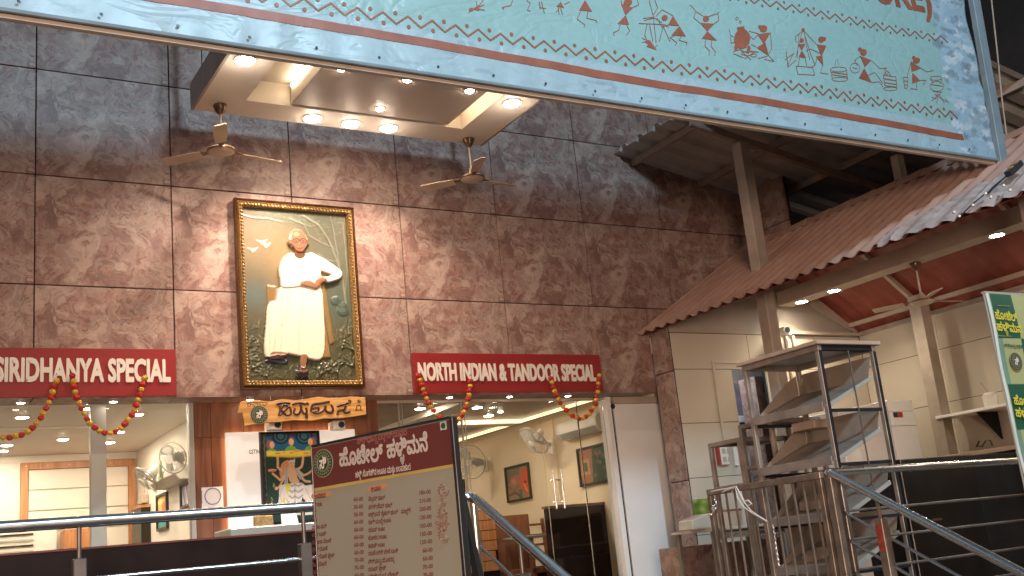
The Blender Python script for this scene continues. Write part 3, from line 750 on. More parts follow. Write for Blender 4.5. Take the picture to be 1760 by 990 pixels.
MB().box(RX, RX+.1, GY+.06, RB+.1, ZF, CZ+.1).build('side_wall', m_white, room)
MB().box(-4.1, -4, GY, RB+.1, ZF, CZ+.1).build('far_side_wall', m_white, room)
MB().box(-4, RX-.001, RB-.015, RB-.001, CZ-.09, CZ-.003).box(-.4, 2.2, 12.74, 12.8, CZ-.02, CZ-.001).build('cornice', m_ceilw, room)
GL = 'round ceiling downlights in left shop'
for (u, v), lab in (((38, 717), 'left shop downlight inside first garland loop, near the glass'), ((236, 712), 'left shop downlight by right strand of second garland'), ((152, 702), 'left shop downlight crossed by the left strand of second garland'),
                    ((108, 755), 'large left shop downlight low in the ceiling left of the mullion'), ((204, 742), 'left shop downlight just below the second garland'), ((188, 760), 'left shop downlight lowest, right of mullion top'),
                    ((12, 765), 'left shop downlight at photo edge under the first garland'), ((4, 775), 'left shop downlight cut by the photo edge, lowest of all')):
    p = px(u, v, 2, CZ-.001); downlight(p, .062, EMI, lab, GL)
for x, y in ((-1.5, 11.6), (-1.6, 13.4), (0.2, 11.4)): 
    downlight((x, y, CZ-.001), .062, EMI, 'left shop downlight beyond the left edge of the photo', GL)
# timber framed shutter window in its back wall
def cq(u, v): return px(u, v, 1, RB)
t = thing('shuttered_opening', 'timber-framed opening with pale horizontal shutter slats on left shop back wall', 'window', (2.4, RB-.04, .9))
sx0, sx1, sz1 = cq(35, 795).x, cq(231, 787).x, 1.80
fw = .09
MB().box(sx0, sx0+fw, RB-.06, RB-.001, ZF, sz1).build('jamb', m_woodl, t, bevel=.004); MB().box(sx1-fw, sx1, RB-.06, RB-.001, ZF, sz1).build('jamb', m_woodl, t, bevel=.004)
MB().box(sx0+fw+.001, sx1-fw-.001, RB-.06, RB-.001, sz1-fw, sz1).build('head_rail', m_woodl, t, bevel=.004)
z = sz1-fw-.002; hh = .265
while z > ZF:
    MB().box(sx0+fw+.003, sx1-fw-.003, RB-.03, RB-.002, z-hh+.012, z).build('slat', m_white, t, bevel=.004); z -= hh
sc = MB()
for k in range(6): sc.lathe((sx0+.06+k*(sx1-sx0-.12)/5, RB-.061, sz1-.045), [(.008, 0), (.008, -.004)], 8, 'y')
sc.build('screw_cap', m_plast, t)
p = cq(125, 918)
t = thing('wooden_box', 'plain wooden box standing below the shutter in left shop', 'box', (p.x, 14.9, ZF))
MB().box(2.22, 2.60, 14.75, 15.1, ZF, .90).build('carcass', m_woodl, t, bevel=.006); MB().box(2.25, 2.57, 14.735, 14.749, .25, .86).build('door', m_woodl, t, bevel=.004)
t = thing('vent_grille', 'white louvred grille low on left shop back wall', 'vent', (1.3, 15.1, .8))
MB().box(.8, 2.18, 15.08, 15.198, .52, 1.0).build('housing', m_plast, t, bevel=.005)
for k in range(5): MB().box(1.3, 1.9, 15.066, 15.079, .60+k*.07, .625+k*.07).build('louvre', m_dark if k % 2 == 0 else m_alu, t)

m_cage = M('fan_cage_grey', (.40, .37, .33), .4)
def wall_fan(c, to, R, label, base, group, shaft=.2):
    """wire-guarded wall fan: c centre of the cage, to = axis direction, base = point on the wall"""
    t = thing('wall_fan', label, 'wall fan', base, group); c = Vector(c); n = Vector(to).normalized(); a = n.orthogonal().normalized(); b = n.cross(a)
    def ring(r, dz, w=.0035, seg=24): return [c+n*dz+(a*math.cos(2*math.pi*k/seg)+b*math.sin(2*math.pi*k/seg))*r for k in range(seg+1)]
    m = MB()
    m.tube(ring(R, 0), .007, 5, False)
    for r, dz in ((R*.8, .035), (R*.6, .052), (R*.42, .062), (R*.25, .068)): m.tube(ring(r, dz), .0016, 3, False)
    for r, dz in ((R*.8, -.04), (R*.55, -.07)): m.tube(ring(r, dz), .0016, 3, False)
    for k in range(28):
        d = a*math.cos(2*math.pi*k/28)+b*math.sin(2*math.pi*k/28)
        m.tube([c+d*R*.2+n*.07, c+d*R*.6+n*.054, c+d*R], .0011, 3, False); m.tube([c+d*R*.2-n*.09, c+d*R*.6-n*.066, c+d*R], .0011, 3, False)
    m.build('wire_guard', m_cage, t)
    mb = MB(); mb.tube([c+n*.064, c+n*.074], .05, 16); mb.build('badge', m_plast, t)
    for k in range(3):
        an = 2*math.pi*k/3+.4; d = a*math.cos(an)+b*math.sin(an); e = n.cross(d)
        m2 = MB(); q = [c+d*.03+e*.02+n*.02, c+d*R*.5+e*.09+n*.028, c+d*R*.85+e*.07+n*.03, c+d*R*.9-e*.02-n*.01, c+d*R*.5-e*.06-n*.02, c+d*.03-e*.02-n*.01]
        m2.prism(q, n*.004); m2.build('blade', m_alu, t)
    m3 = MB(); m3.tube([c-n*.03, c-n*.09, c-n*.2], [.045, .06, .045], 14); m3.build('motor', m_plast, t, smooth=True)
    base = Vector(base); m4 = MB(); m4.tube([c-n*.16, c-n*.18+Vector((0, 0, -.10)), base+(c-base).normalized()*.04], .018, 8); m4.build('arm', m_plast, t, smooth=True)
    wdir = Vector((1, 0, 0)); MB().box(base.x-.035, base.x-.001, base.y-.05, base.y+.05, base.z-.13, base.z+.08).build('wall_bracket', m_plast, t, bevel=.008)
    return t
def lr(u, v, x=RX): return px(u, v, 0, x)
GF = 'white wall fans'
b1 = lr(308, 806); c_ = px(297, 787, 0, RX-.30); wall_fan(c_, (-.72, -.62, -.25), .17, 'white wall fan high on left shop side wall near the glass', b1, GF)
b1 = lr(268, 826); c_ = px(251, 823, 0, RX-.30); wall_fan(c_, (-.75, -.15, -.65), .17, 'white wall fan further back on left shop side wall', b1, GF)
def ac_unit(x, y0, y1, z0, z1, label):
    t = thing('air_conditioner', label, 'air conditioner', (x, (y0+y1)/2, z0)); d = .2
    sec = [(0, z0), (-d*.7, z0), (-d, z0+.07), (-d, z1-.05), (-d*.85, z1), (0, z1)]
    MB().prism([(x+a-.001, y0, z) for a, z in sec], (0, y1-y0, 0)).build('casing', m_plast, t, bevel=.008)
    MB().box(x-d-.004, x-d-.0005, y0+.02, y1-.02, z0+.10, z1-.06).build('front_panel', m_plast, t, bevel=.002)
    MB().add([(x-d*.70, y0+.05, z0-.003), (x-d-.003, y0+.05, z0+.066), (x-d-.003, y1-.05, z0+.066), (x-d*.70, y1-.05, z0-.003)], [(0, 1, 2, 3)]).build('air_louvre', m_alu, t)
    return t
a_, b_ = lr(282, 834), lr(320, 812)
ac_unit(RX, lr(318, 820).y-.35, lr(286, 832).y, lr(300, 836).z, lr(300, 836).z+.17, 'white split air conditioner on left shop side wall')
t = thing('energy_label', 'yellow and green energy sticker hanging by the air conditioner', 'label', lr(308, 812))
q = lr(306, 805); MB().box(RX-.215, RX-.210, q.y-.12, q.y+.06, q.z-.12, q.z+.08).build('card', m_ygr, t); MB().box(RX-.219, RX-.2155, q.y-.10, q.y-.02, q.z-.10, q.z+.05).build('colour_bars', m_green, t)

def wall_picture(x, u0v0, u1v1, label, paint, name='framed_picture', border=.03):
    A, B_ = px(*u0v0, 0, x), px(*u1v1, 0, x); y1, y0 = A.y, B_.y; z1, z0 = A.z, B_.z
    t = thing(name, label, 'picture', (x, (y0+y1)/2, z0))
    mb = MB(); d = .035
    mb.box(x-d, x-.001, y0, y0+border, z0, z1).box(x-d, x-.001, y1-border, y1, z0, z1).box(x-d, x-.001, y0+border, y1-border, z0, z0+border).box(x-d, x-.001, y0+border, y1-border, z1-border, z1)
    mb.build('frame', m_plastd, t)
    fr = Frame((x-.012, 0, 0), (0, -1, 0), (0, 0, 1))
    Cn = Canvas(fr, -(y1-border), -(y0+border), z0+border, z1-border, 60, 70, (.3, .2, .1)); Cn.zoom(1, 0, 0)
    paint(Cn, u0v0, u1v1); Cn.build('print', m_pic, t, thick=.008)
    return t
def p_yel(C, a, b):
    C.C[:] = (.75, .45, .10); h = b[1]-a[1]; w = b[0]-a[0]
    def q(x, y): return (a[0]+w*x, a[1]+h*y)
    C.poly([q(.0, .55), q(.5, .50), q(1, .6), q(1, 1.2), q(0, 1.2)], (.05, .30, .30)); C.poly([q(.3, .2), q(.6, .15), q(.7, .7), q(.35, .75)], (.65, .15, .05)); C.poly([q(.7, .0), q(1, .0), q(1, .5), q(.8, .6)], (.08, .05, .04)); C.ell(q(.2, .2), 4, 5, (.8, .7, .3)); C.ell(q(.7, .75), 5, 3, (.7, .5, .1))
def p_blue(C, a, b):
    C.C[:] = (.35, .38, .55)
    for k in range(9): C.line([(a[0]+k*2.3-2, a[1]), (a[0]+k*2.3+4, b[1]+8)], 1.2, [(.7, .65, .6), (.12, .15, .35), (.5, .3, .35)][k % 3])
wall_picture(RX, (272, 852), (291, 908), 'yellow and teal framed picture on left shop side wall', p_yel)
wall_picture(RX, (313, 833), (334, 868), 'blue striped picture on left shop side wall near the wooden post', p_blue)
q = lr(252, 862)
t = thing('wall_cabinet', 'small dark wall cabinet with timber top in left shop corner', 'cabinet', (RX, q.y, q.z-.5))
MB().box(RX-.12, RX-.001, lr(259, 880).y, lr(243, 880).y, lr(250, 915).z-.4, lr(250, 875).z).build('carcass', m_black, t, bevel=.004); MB().box(RX-.13, RX-.001, lr(259, 880).y-.02, lr(243, 880).y+.02, lr(250, 875).z+.001, lr(250, 873).z+.02).build('top', m_woodl, t)
q = lr(252, 863); t = thing('clock_box', 'small beige box hung from a cord high in left shop corner', 'box', q)
MB().box(RX-.08, RX-.001, q.y-.14, q.y+.14, q.z-.02, q.z+.1).build('case', m_beam, t, bevel=.006); MB().tube([(RX-.01, q.y-.1, q.z+.1), (RX-.01, q.y, q.z+.36), (RX-.01, q.y+.1, q.z+.1)], .004, 5).build('cord', m_wiret, t)

# ------------------------------------------------------------------ entrance bay between the two shops
BY = 10.32
bay = thing('entrance_wall', 'wood-panelled entrance wall with backlit cream board', 'wall', (3.65, BY, ZF))
wl, wr = 2.705, px(655, 800, 1, BY).x
lx0, lx1, lz = px(389, 800, 1, 10.25).x, px(611, 760, 1, 10.25).x, px(480, 741, 1, 10.25).z
n = 4
for x0, x1 in ((wl, 2.86), (2.864, 3.18), (3.184, 3.66), (3.664, 4.13), (4.134, wr)):
    MB().box(x0, x1, BY, BY+.02, ZF, 1.40).build('wood_panel', m_wood, bay, bevel=.002, at=(x0, BY+random.random(), ZF))
    MB().box(x0, x1, BY-.004, BY+.016, 1.403, 1.737).build('wood_panel', m_wood, bay, bevel=.002, at=(x0, BY+random.random(), 1.4))
MB().box(wl, wr, BY+.021, GY+.2, ZF, 1.737).build('backing', m_joint, bay)
MB().box(lx0, lx1, 10.25, 10.27, ZF, lz).build('backlit_board', EMpanel, bay, bevel=.003)
MB().box(lx0+.04, lx1-.04, 10.285, BY-.002, ZF+.05, lz-.03).build('glow_core', EM('strip_glow', (1, .62, .26), 7.0), bay)
t = MB(); q = Frame((0, 10.249, 0), (1, 0, 0), (0, 0, 1))
text(q, 'GSTIN:', q.px(428, 780), q.px(447.5, 779), .055, n0=.001, depth=.001, bold=.012).build('printed_letters', m_dark, bay)
q2 = q
# mural in a black and leaf border
mur = thing('folk_mural', 'black-bordered folk painting of many-armed figure holding up a food tray', 'painting', (3.66, 10.2, .5))
mx0_, mx1_ = px(448, 800, 1, 10.22).x, px(552, 800, 1, 10.22).x; mz1 = px(500, 741, 1, 10.22).z; mz0 = px(500, 900, 1, 10.22).z
frame_profile(mur, mx0_, mx1_, mz0, mz1, 10.245, .022, m_plastd, 'frame', .04)
fm = Frame((0, 10.228, 0), (1, 0, 0), (0, 0, 1))
C = Canvas(fm, mx0_+.022, mx1_-.022, mz0+.022, mz1-.022, 120, 180, (.016, .035, .028)); C.zoom(6.6, 440, 730)
C.C[:] = (.022, .012, .012)
for k in range(60):      # leaf scroll border
    if k < 34: c = (88+k*1.4+4*math.sin(k*1.7), 130+k*23); C.ell(c, 9, 13, (.12, .14, .06))
    else: c = (100+(k-34)*25, 105+4*math.sin(k*1.7)); C.ell(c, 11, 6, (.16, .10, .06))
C.poly([(108, 130), (690, 118), (760, 360), (118, 360)], (.010, .10, .22))
for cx in (280, 545):
    for r, c in ((98, (.008, .012, .03)), (74, (.02, .12, .20)), (56, (.008, .012, .035)), (36, (.03, .15, .16))): C.ell((cx, 130), r, r*.95, c)
C.poly([(108, 355), (700, 355), (800, 1150), (140, 1150)], (.012, .04, .028))
OR = (.62, .27, .12); FL = (.70, .42, .22)
for cx, cy, f in ((182, 228, 1), (400, 195, 0), (618, 195, -1)):
    C.ell((cx-22*f, cy-5), 40 if f else 34, 48, (.34, .09, .05), ); C.ell((cx, cy), 27, 38, FL)
    C.poly([(cx-60, cy+100), (cx-50, cy+60), (cx, cy+42), (cx+45, cy+62), (cx+62, cy+100)], (.13, .36, .05), sm=True)
    C.ell((cx+8*f, cy-6), 4, 3, (.05, .03, .03)); C.line([(cx, cy+18), (cx+12*f, cy+18)], 3, (.45, .06, .04)); 
    if not f: C.ell((cx-9, cy-6), 4, 3, (.05, .03, .03))
C.poly([(118, 300), (700, 288), (700, 345), (400, 372), (120, 355)], (.66, .55, .05), sm=False); C.line([(120, 355), (400, 372), (700, 345)], 12, (.50, .25, .05))
for cx, cy, r in ((250, 322, 30), (405, 312, 26), (468, 295, 34), (318, 312, 14), (570, 318, 30)): C.ell((cx, cy), r, 13, (.58, .13, .06)); C.ell((cx, cy-6), r, 7, (.75, .35, .18))
C.poly([(275, 500), (300, 430), (360, 400), (385, 430), (365, 500), (330, 560), (300, 640), (270, 560)], OR, sm=True)
for pts, w in (([(245, 370), (248, 420), (246, 480), (285, 520)], 26), ([(535, 370), (528, 440), (515, 480), (450, 520)], 26), ([(190, 555), (245, 600), (275, 630), (320, 580)], 22), ([(225, 725), (260, 710), (300, 640), (330, 600)], 22), ([(640, 515), (590, 555), (540, 575), (480, 520)], 22), ([(610, 645), (560, 640), (500, 590), (460, 540)], 24)): C.line(pts, w, FL)
C.ell((183, 520), 50, 18, (.62, .16, .09)); C.ell((183, 512), 50, 9, (.80, .40, .28)); C.ell((232, 722), 20, 20, FL)
C.poly([(365, 480), (440, 480), (470, 600), (490, 655), (400, 660), (370, 600)], FL, sm=True); C.ell((405, 445), 36, 42, (.72, .44, .20)); C.poly([(365, 425), (385, 400), (425, 395), (445, 375), (440, 440), (410, 420)], (.55, .55, .55))
C.line([(390, 432), (400, 436)], 4, (.03, .03, .03)); C.line([(415, 436), (428, 430)], 4, (.03, .03, .03)); C.line([(398, 470), (418, 470)], 5, (.3, .05, .04)); C.line([(406, 440), (404, 458)], 3, (.4, .2, .1))
C.poly([(330, 490), (366, 490), (362, 680), (322, 680)], (.42, .42, .43)); C.line([(345, 490), (342, 680)], 4, (.15, .15, .16)); C.poly([(425, 490), (460, 490), (540, 600), (500, 620)], (.42, .42, .43)); C.line([(440, 490), (515, 610)], 4, (.15, .15, .16))
C.poly([(270, 700), (300, 680), (400, 665), (520, 660), (560, 690), (650, 680), (700, 760), (700, 1000), (290, 1000), (262, 800)], (.70, .66, .60), sm=True)
for k in range(7):
    y = 690+k*34; C.line([(375, y-20), (410, y+8), (440, y-16), (480, y+8), (530, y-26)], 13, (.30, .30, .31) if k % 2 == 0 else (.75, .73, .70))
C.line([(442, 680), (442, 950)], 5, (.06, .06, .06)); C.poly([(330, 680), (392, 668), (384, 720), (362, 800), (350, 760)], (.74, .62, .05)); C.poly([(525, 820), (560, 860), (540, 900), (515, 880)], (.03, .03, .03))
C.line([(290, 720), (275, 800), (300, 900)], 3, (.25, .22, .20)); C.line([(340, 830), (375, 900), (330, 920)], 4, (.2, .18, .16)); C.ell((318, 860), 14, 40, (.70, .60, .10)); C.line([(560, 720), (600, 800), (640, 880)], 4, (.2, .18, .16))
for k in range(9): C.ell((175+8*(k % 3), 830+k*14), 5, 6, (.45, .46, .20))
for k in range(5): C.ell((200+6*(k % 2)*2, 668+k*9), 9, 5, (.42, .42, .08))
C.build('painted_panel', m_pic, mur, thick=.006)

# QR notice (the code itself is left out) and the two white fixtures over the board
qn = Frame((0, 10.316, 0), (1, 0, 0), (0, 0, 1)); t = thing('notice_sheet', 'white paper notice with purple plate symbol taped to wooden panel', 'notice', px(366, 872, 1, 10.315))
a, b = qn.px(346, 838), qn.px(384, 874)
MB().box(a[0], b[0], 10.312, 10.317, b[1], a[1]).build('sheet', m_whp, t)
mp = M('print_violet', (.30, .22, .42), .6); c = qn.px(365.5, 853)
MB().tube([(c[0]+.075*math.cos(k*math.pi/12), 10.310, c[1]+.075*math.sin(k*math.pi/12)) for k in range(25)], .006, 5, False).build('printed_ring', mp, t)
MB().box(c[0]-.105, c[0]-.1, 10.309, 10.3115, c[1]-.06, c[1]+.06).box(c[0]+.1, c[0]+.105, 10.309, 10.3115, c[1]-.06, c[1]+.06).build('printed_cutlery', mp, t)
for u, lab in ((471.5, 'left white speaker box above the backlit board'), (581, 'right white speaker box above the backlit board')):
    p = px(u, 731, 1, 10.2); t = thing('wall_speaker', lab, 'speaker', (p.x, 10.22, p.z-.05), 'white boxes under the carved nameboard')
    MB().box(p.x-.066, p.x+.066, 10.16, 10.31, p.z-.052, p.z+.045).build('housing', m_plast, t, bevel=.01)
    MB().lathe((p.x+.02, 10.159, p.z), [(.033, 0), (.03, -.012), (.012, -.014)], 14, 'y').build('lens', m_plastd, t, smooth=True)

# carved wooden nameboard
wf = Frame((0, 9.90, 0), (1, 0, 0), (0, 0, 1)); t = thing('carved_nameboard', 'hanging live-edge wooden board carved with dark Kannada lettering', 'sign', px(515, 707, 1, 9.9))
pts = [(30, 205), (50, 128), (100, 122), (180, 118), (260, 128), (340, 108), (430, 120), (520, 108), (600, 92), (680, 103), (760, 100), (840, 92), (932, 96), (940, 218), (860, 232), (760, 244), (640, 246), (560, 262), (420, 258), (330, 272), (240, 275), (160, 285), (78, 298), (62, 205), (24, 208)]
pts = [(400+x/4.127, 660+y/4.127) for x, y in pts]
MB().prism([wf.p(*wf.px(*p), .0) for p in pts][::-1], wf.N*.028).build('board', m_woods, t, bevel=.004)
def zp(x, y): return wf.px(400+x/4.127, 660+y/4.127)
def strokes(name, lines, w, mat, par, fr=wf, n0=.028, conv=zp):
    mb = MB()
    for L in lines:
        P = [fr.p(*conv(*p), n0) for p in L]
        if len(P) > 2:
            Q = []
            for i in range(len(P)-1):
                p0, p1, p2, p3 = P[max(i-1, 0)], P[i], P[i+1], P[min(i+2, len(P)-1)]
                for s in (0, .33, .66): Q.append(.5*(2*p1+(p2-p0)*s+(2*p0-5*p1+4*p2-p3)*s*s+(3*p1-p0-3*p2+p3)*s**3))
            P = Q+[P[-1]]
        mb.tube(P, w, 6)
    return mb.build(name, mat, par)
for L in ([[(300, 148), (345, 138), (400, 142)], [(322, 150), (330, 190), (320, 225), (345, 205), (385, 165), (360, 152), (335, 185), (372, 222), (405, 212), (398, 170), (370, 160)]],
          [[(415, 150), (460, 138), (505, 145), (522, 138), (528, 150)], [(435, 175), (425, 205), (445, 222), (470, 205), (480, 170), (470, 150)], [(480, 185), (500, 215), (520, 200), (512, 172)], [(508, 218), (520, 225), (512, 242), (525, 238)]],
          [[(545, 200), (560, 150), (620, 140), (680, 128)], [(548, 180), (600, 170), (595, 198), (560, 205), (600, 208), (640, 185), (650, 158)], [(650, 160), (655, 195), (690, 208), (705, 180), (690, 150)]],
          [[(730, 162), (780, 148), (828, 128), (812, 120)], [(735, 222), (742, 195), (780, 185), (795, 160)], [(775, 190), (790, 208), (825, 198)]],
          ):
    strokes('carved_letter', L, .0115, m_carve, t)
strokes('small_lettering', [[(95, 150), (110, 138), (122, 150), (112, 163), (98, 158)], [(125, 150), (140, 150), (150, 162), (135, 164)], [(152, 145), (165, 140), (172, 155), (160, 162)], [(178, 142), (190, 148), (186, 160), (200, 156)], [(205, 142), (215, 155), (230, 150), (240, 140)], [(92, 140), (130, 133), (180, 135), (240, 132)]], .0028, m_carve, t)
strokes('hut_mark', [[(860, 188), (885, 186), (912, 188)], [(868, 184), (872, 160), (884, 152), (898, 160), (900, 184)], [(888, 112), (890, 138)], [(876, 118), (902, 132)], [(876, 134), (902, 118)]], .004, m_carve, t)
def logo(fr, c, r, par, n0, asp=1.0):
    cx, cy = c
    def disc(rr, n1, mat, name):
        mb = MB(); mb.prism([fr.p(cx+rr*math.cos(k*math.pi/18), cy+rr*asp*math.sin(k*math.pi/18), n0) for k in range(36)], fr.N*n1); mb.build(name, mat, par)
    disc(r, .0015, m_logor, 'logo_rim'); disc(r*.93, .003, m_logog, 'logo_field')
    mb = MB()
    for rr in (r*.60, r*.53):
        P = [fr.p(cx+rr*math.cos(k*math.pi/14), cy+rr*asp*math.sin(k*math.pi/14), n0+.003) for k in range(29)]; mb.tube(P, r*.02, 4, False)
    mb.build('logo_ring', m_logor, par)
    mb = MB()
    for k in range(22):
        an = 2*math.pi*k/22; p = fr.p(cx+r*.77*math.cos(an), cy+r*.77*asp*math.sin(an), n0+.0035); rad = fr.U*math.cos(an)+fr.V*math.sin(an); tn = -fr.U*math.sin(an)+fr.V*math.cos(an)
        mb.prism([p+rad*r*.07+tn*r*.04, p-rad*r*.07+tn*r*.05, p-rad*r*.07-tn*r*.03, p+rad*r*.05-tn*r*.05], fr.N*.0006)
    mb.build('logo_lettering', m_logor, par)
    m2 = text(fr, 'ಸಿ', (cx-r*.30, cy-r*.36*asp), (cx+r*.36, cy-r*.36*asp), r*1.05*asp, n0=n0+.003, depth=.001, bold=.03); m2.build('logo_letter', m_letter, par)
logo(wf, zp(181, 221), .088, t, .029)
hk = MB()
for x in (95, 265, 490, 735, 895):
    p = wf.p(*zp(x, 112), .014); hk.tube([(p.x, p.y, p.z-.01), (p.x+.004, p.y+.01, p.z+.03), (p.x, 10.02, 1.75)], .004, 6)
hk.build('hanging_hook', m_steeld, t)

# reception ledge low behind the rail
t = thing('reception_counter', 'low reception counter edge showing above the dark boarding', 'counter', (3.2, 9.6, ZF))
p0, p1 = px(395, 912, 1, 9.3), px(560, 900, 1, 9.3)
MB().box(p0.x, p0.x+2.2, 9.3, 9.8, p0.z-.06, p0.z+.02).build('counter_top', m_alu, t, bevel=.01); MB().box(p0.x+.03, p0.x+2.17, 9.33, 9.78, ZF, p0.z-.061).build('counter_front', m_whp, t)
p = px(453, 905, 1, 9.5); t = thing('gilt_ornament', 'small gilt framed picture on the reception counter', 'ornament', (p.x, 9.5, p0.z+.02))
MB().box(p.x-.09, p.x+.09, 9.49, 9.51, p0.z+.021, p0.z+.12).build('frame', m_gold, t, bevel=.008)
p = px(498, 903, 1, 9.5); t = thing('table_card', 'white folded card standing on the reception counter', 'card', (p.x, 9.5, p0.z+.02))
MB().prism([(p.x-.08, 9.48, p0.z+.021), (p.x+.08, 9.48, p0.z+.021), (p.x+.07, 9.52, p0.z+.13), (p.x-.07, 9.52, p0.z+.13)], (0, .006, 0)).build('card', m_whp, t)

# ------------------------------------------------------------------ right glass shopfront and dining room
X2, CZ2, DB = 8.35, 1.9, 17.5
sf = thing('glass_shopfront', 'frameless glass shopfront under the NORTH INDIAN sign', 'shopfront', (6, GY, ZF))
xs = [px(u, 800, 1, GY).x for u in (655, 868, 958, 1028, 1046)]
pane(wr+.002, 5.60, ZF+.02, 1.705, GY, sf); pane(5.615, 6.62, ZF+.02, 1.705, GY, sf)
pane(7.15, 7.52, ZF+.02, 1.705, GY, sf)
for x in (4.86, 5.6075): MB().box(x-.004, x+.004, GY-.015, GY+.02, ZF, 1.704).build('glass_fin', m_alu, sf); MB().box(x+.035, x+.041, GY-.012, GY+.002, ZF, 1.704).build('edge_strip', m_alu, sf)
MB().box(wr+.002, 7.53, GY-.02, GY+.03, 1.706, 1.735).build('head_channel', m_beam, sf)
dr = thing('glass_door', 'frameless glass door with long steel pull handles', 'door', (6.9, GY, ZF))
pane(6.63, 7.14, ZF+.02, 1.703, GY+.004, dr)
for dx in (-.055, .055):
    x = 6.735+dx; MB().tube([(x, GY-.06, .92), (x, GY-.06, .48)], .011, 10).tube([(x, GY-.06, .80), (x, GY+.003, .80)], .007, 6).tube([(x, GY-.06, .56), (x, GY+.003, .56)], .007, 6).build('handle', m_chrome, dr, smooth=True)
MB().tube([(6.68, GY-.06, .80), (6.79, GY-.06, .80)], .006, 6).tube([(6.68, GY-.06, .52), (6.79, GY-.06, .52)], .006, 6).build('handle_bridge', m_chrome, dr)
MB().box(7.142, 7.148, GY-.004, GY+.01, ZF, 1.70).build('door_seal', m_plastd, dr)
dj = thing('door_jamb', 'white folded metal jamb with dark gap right of the glass front', 'door frame', (7.6, GY, ZF))
MB().box(7.535, 7.60, GY-.06, GY+.1, ZF, 1.736).build('jamb', m_whp, dj, bevel=.003); MB().box(7.602, 7.64, GY-.02, GY+.1, ZF, 1.70).build('dark_gap', m_plastd, dj)
MB().tube([(7.622, GY-.03, 1.60), (7.622, GY-.03, ZF)], .012, 8).lathe((7.62, GY-.05, 1.62), [(.03, -.02), (.03, .02)], 12, 'y').build('shutter_guide', m_plastd, dj)
wp = thing('white_door_panel', 'plain white closed door leaf left of the stone pilaster', 'door', (7.9, GY, ZF))
MB().box(7.642, 8.42, GY-.05, GY-.01, ZF, 1.65).build('leaf', m_whp, wp, bevel=.004); MB().box(7.642, 8.42, GY-.07, GY, 1.652, 1.735).build('head_trim', m_beam, wp, bevel=.003)
dn = thing('dining_room', 'warm cream dining room behind the right glass front', 'room', (6.5, 14, ZF))
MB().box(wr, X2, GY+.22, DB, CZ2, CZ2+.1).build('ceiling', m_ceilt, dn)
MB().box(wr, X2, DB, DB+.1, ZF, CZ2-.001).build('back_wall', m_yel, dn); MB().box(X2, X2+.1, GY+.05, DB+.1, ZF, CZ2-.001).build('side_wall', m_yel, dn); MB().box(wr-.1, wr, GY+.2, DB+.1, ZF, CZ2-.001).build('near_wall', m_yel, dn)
# cove trays: dropped bands with a lit strip on top of their edge
def cc(u, v): return px(u, v, 2, CZ2-.06)
cA = cc(835, 690); cB = cc(905, 726)
MB().box(cA.x-.30, cA.x-.05, GY+.23, cB.y+.8, CZ2-.07, CZ2-.001).box(cA.x-.049, X2-.35, cB.y+.02, cB.y+.28, CZ2-.07, CZ2-.001).build('cove_band', m_ceilw, dn)
MB().box(cA.x-.049, cA.x-.03, GY+.23, cB.y, CZ2-.06, CZ2-.012).box(cA.x-.03, X2-.35, cB.y, cB.y+.019, CZ2-.06, CZ2-.012).build('cove_strip', EMcove, dn)
MB().box(X2-.34, X2-.30, GY+.3, DB-.3, CZ2-.05, CZ2-.012).build('wall_cove_strip', EMcove, dn)
GR = 'round ceiling downlights in dining room'
for (u, v), lab in (((722, 702), 'dining room downlight right of the wooden pillar top'), ((820, 700), 'dining room downlight left of the ceiling glass fin'), ((840, 714), 'large dining room downlight below the small ones, by the fin'),
                    ((860, 707), 'tiny dining room downlight just right of the glass fin')):
    p = px(u, v, 2, CZ2-.001); downlight(p, .062 if '12' not in lab and 'tiny' not in lab else .035, EMI, lab, GR)
for x, y in ((6.2, 14.6), (7.4, 15.2), (5.4, 13.6)): downlight((x, y, CZ2-.001), .055, EMI, 'dining room downlight deep in the room behind the menu board', GR)
def rr(u, v, x=X2): return px(u, v, 0, x)
b1 = rr(948, 765); c_ = px(917, 757, 0, X2-.42); wall_fan(c_, (-.72, -.05, -.62), .23, 'white wall fan tilted down on dining room wall beside the air conditioner', b1, GF)
b1 = rr(835, 795); c_ = px(808, 794, 0, X2-.30); wall_fan(c_, (-.78, -.55, -.2), .26, 'white wall fan deeper in dining room, seen face on', b1, GF)
A_, B2 = rr(976, 727), rr(1036, 727)
ac_unit(X2, rr(1040, 740).y-.1, rr(977, 740).y, rr(980, 756).z, rr(980, 727).z, 'white split air conditioner high on dining room wall')
t = thing('wall_conduit', 'pale conduit running down dining room wall beside the fan', 'conduit', rr(948, 700)); p = rr(949, 720)
MB().box(X2-.03, X2-.001, p.y-.03, p.y+.03, ZF, CZ2-.06).build('trunking', m_yel, t)
def p_fish(C, a, b):
    C.C[:] = (.28, .20, .12); h = b[1]-a[1]; w = b[0]-a[0]
    def q(x, y): return (a[0]+w*x, a[1]+h*y)
    C.poly([q(0, -.1), q(.5, -.2), q(.5, .45), q(0, .55)], (.16, .14, .10)); C.poly([q(.2, .3), q(.55, .2), q(.6, .9), q(.1, .9)], (.40, .13, .09)); C.poly([q(.55, .0), q(.8, .05), q(.88, .5), q(.82, .9), q(.6, .7)], (.60, .08, .04)); C.poly([q(.78, -.1), q(1, -.15), q(1, .5), q(.88, .45)], (.06, .12, .07))
    C.poly([q(.5, .7), q(.62, .7), q(.62, 1.1), q(.5, 1.1)], (.05, .14, .14)); C.line([q(.1, .6), q(.3, .75), q(.5, .55)], 2, (.1, .2, .12)); C.ell(q(.72, .45), 2, 2, (.02, .02, .02)); C.line([q(.68, .55), q(.8, .75)], 1.5, (.7, .4, .1)); C.line([q(.15, .9), q(.35, .8), q(.6, .95)], 2, (.06, .1, .08)); C.ell(q(.3, .45), 4, 5, (.5, .22, .15))
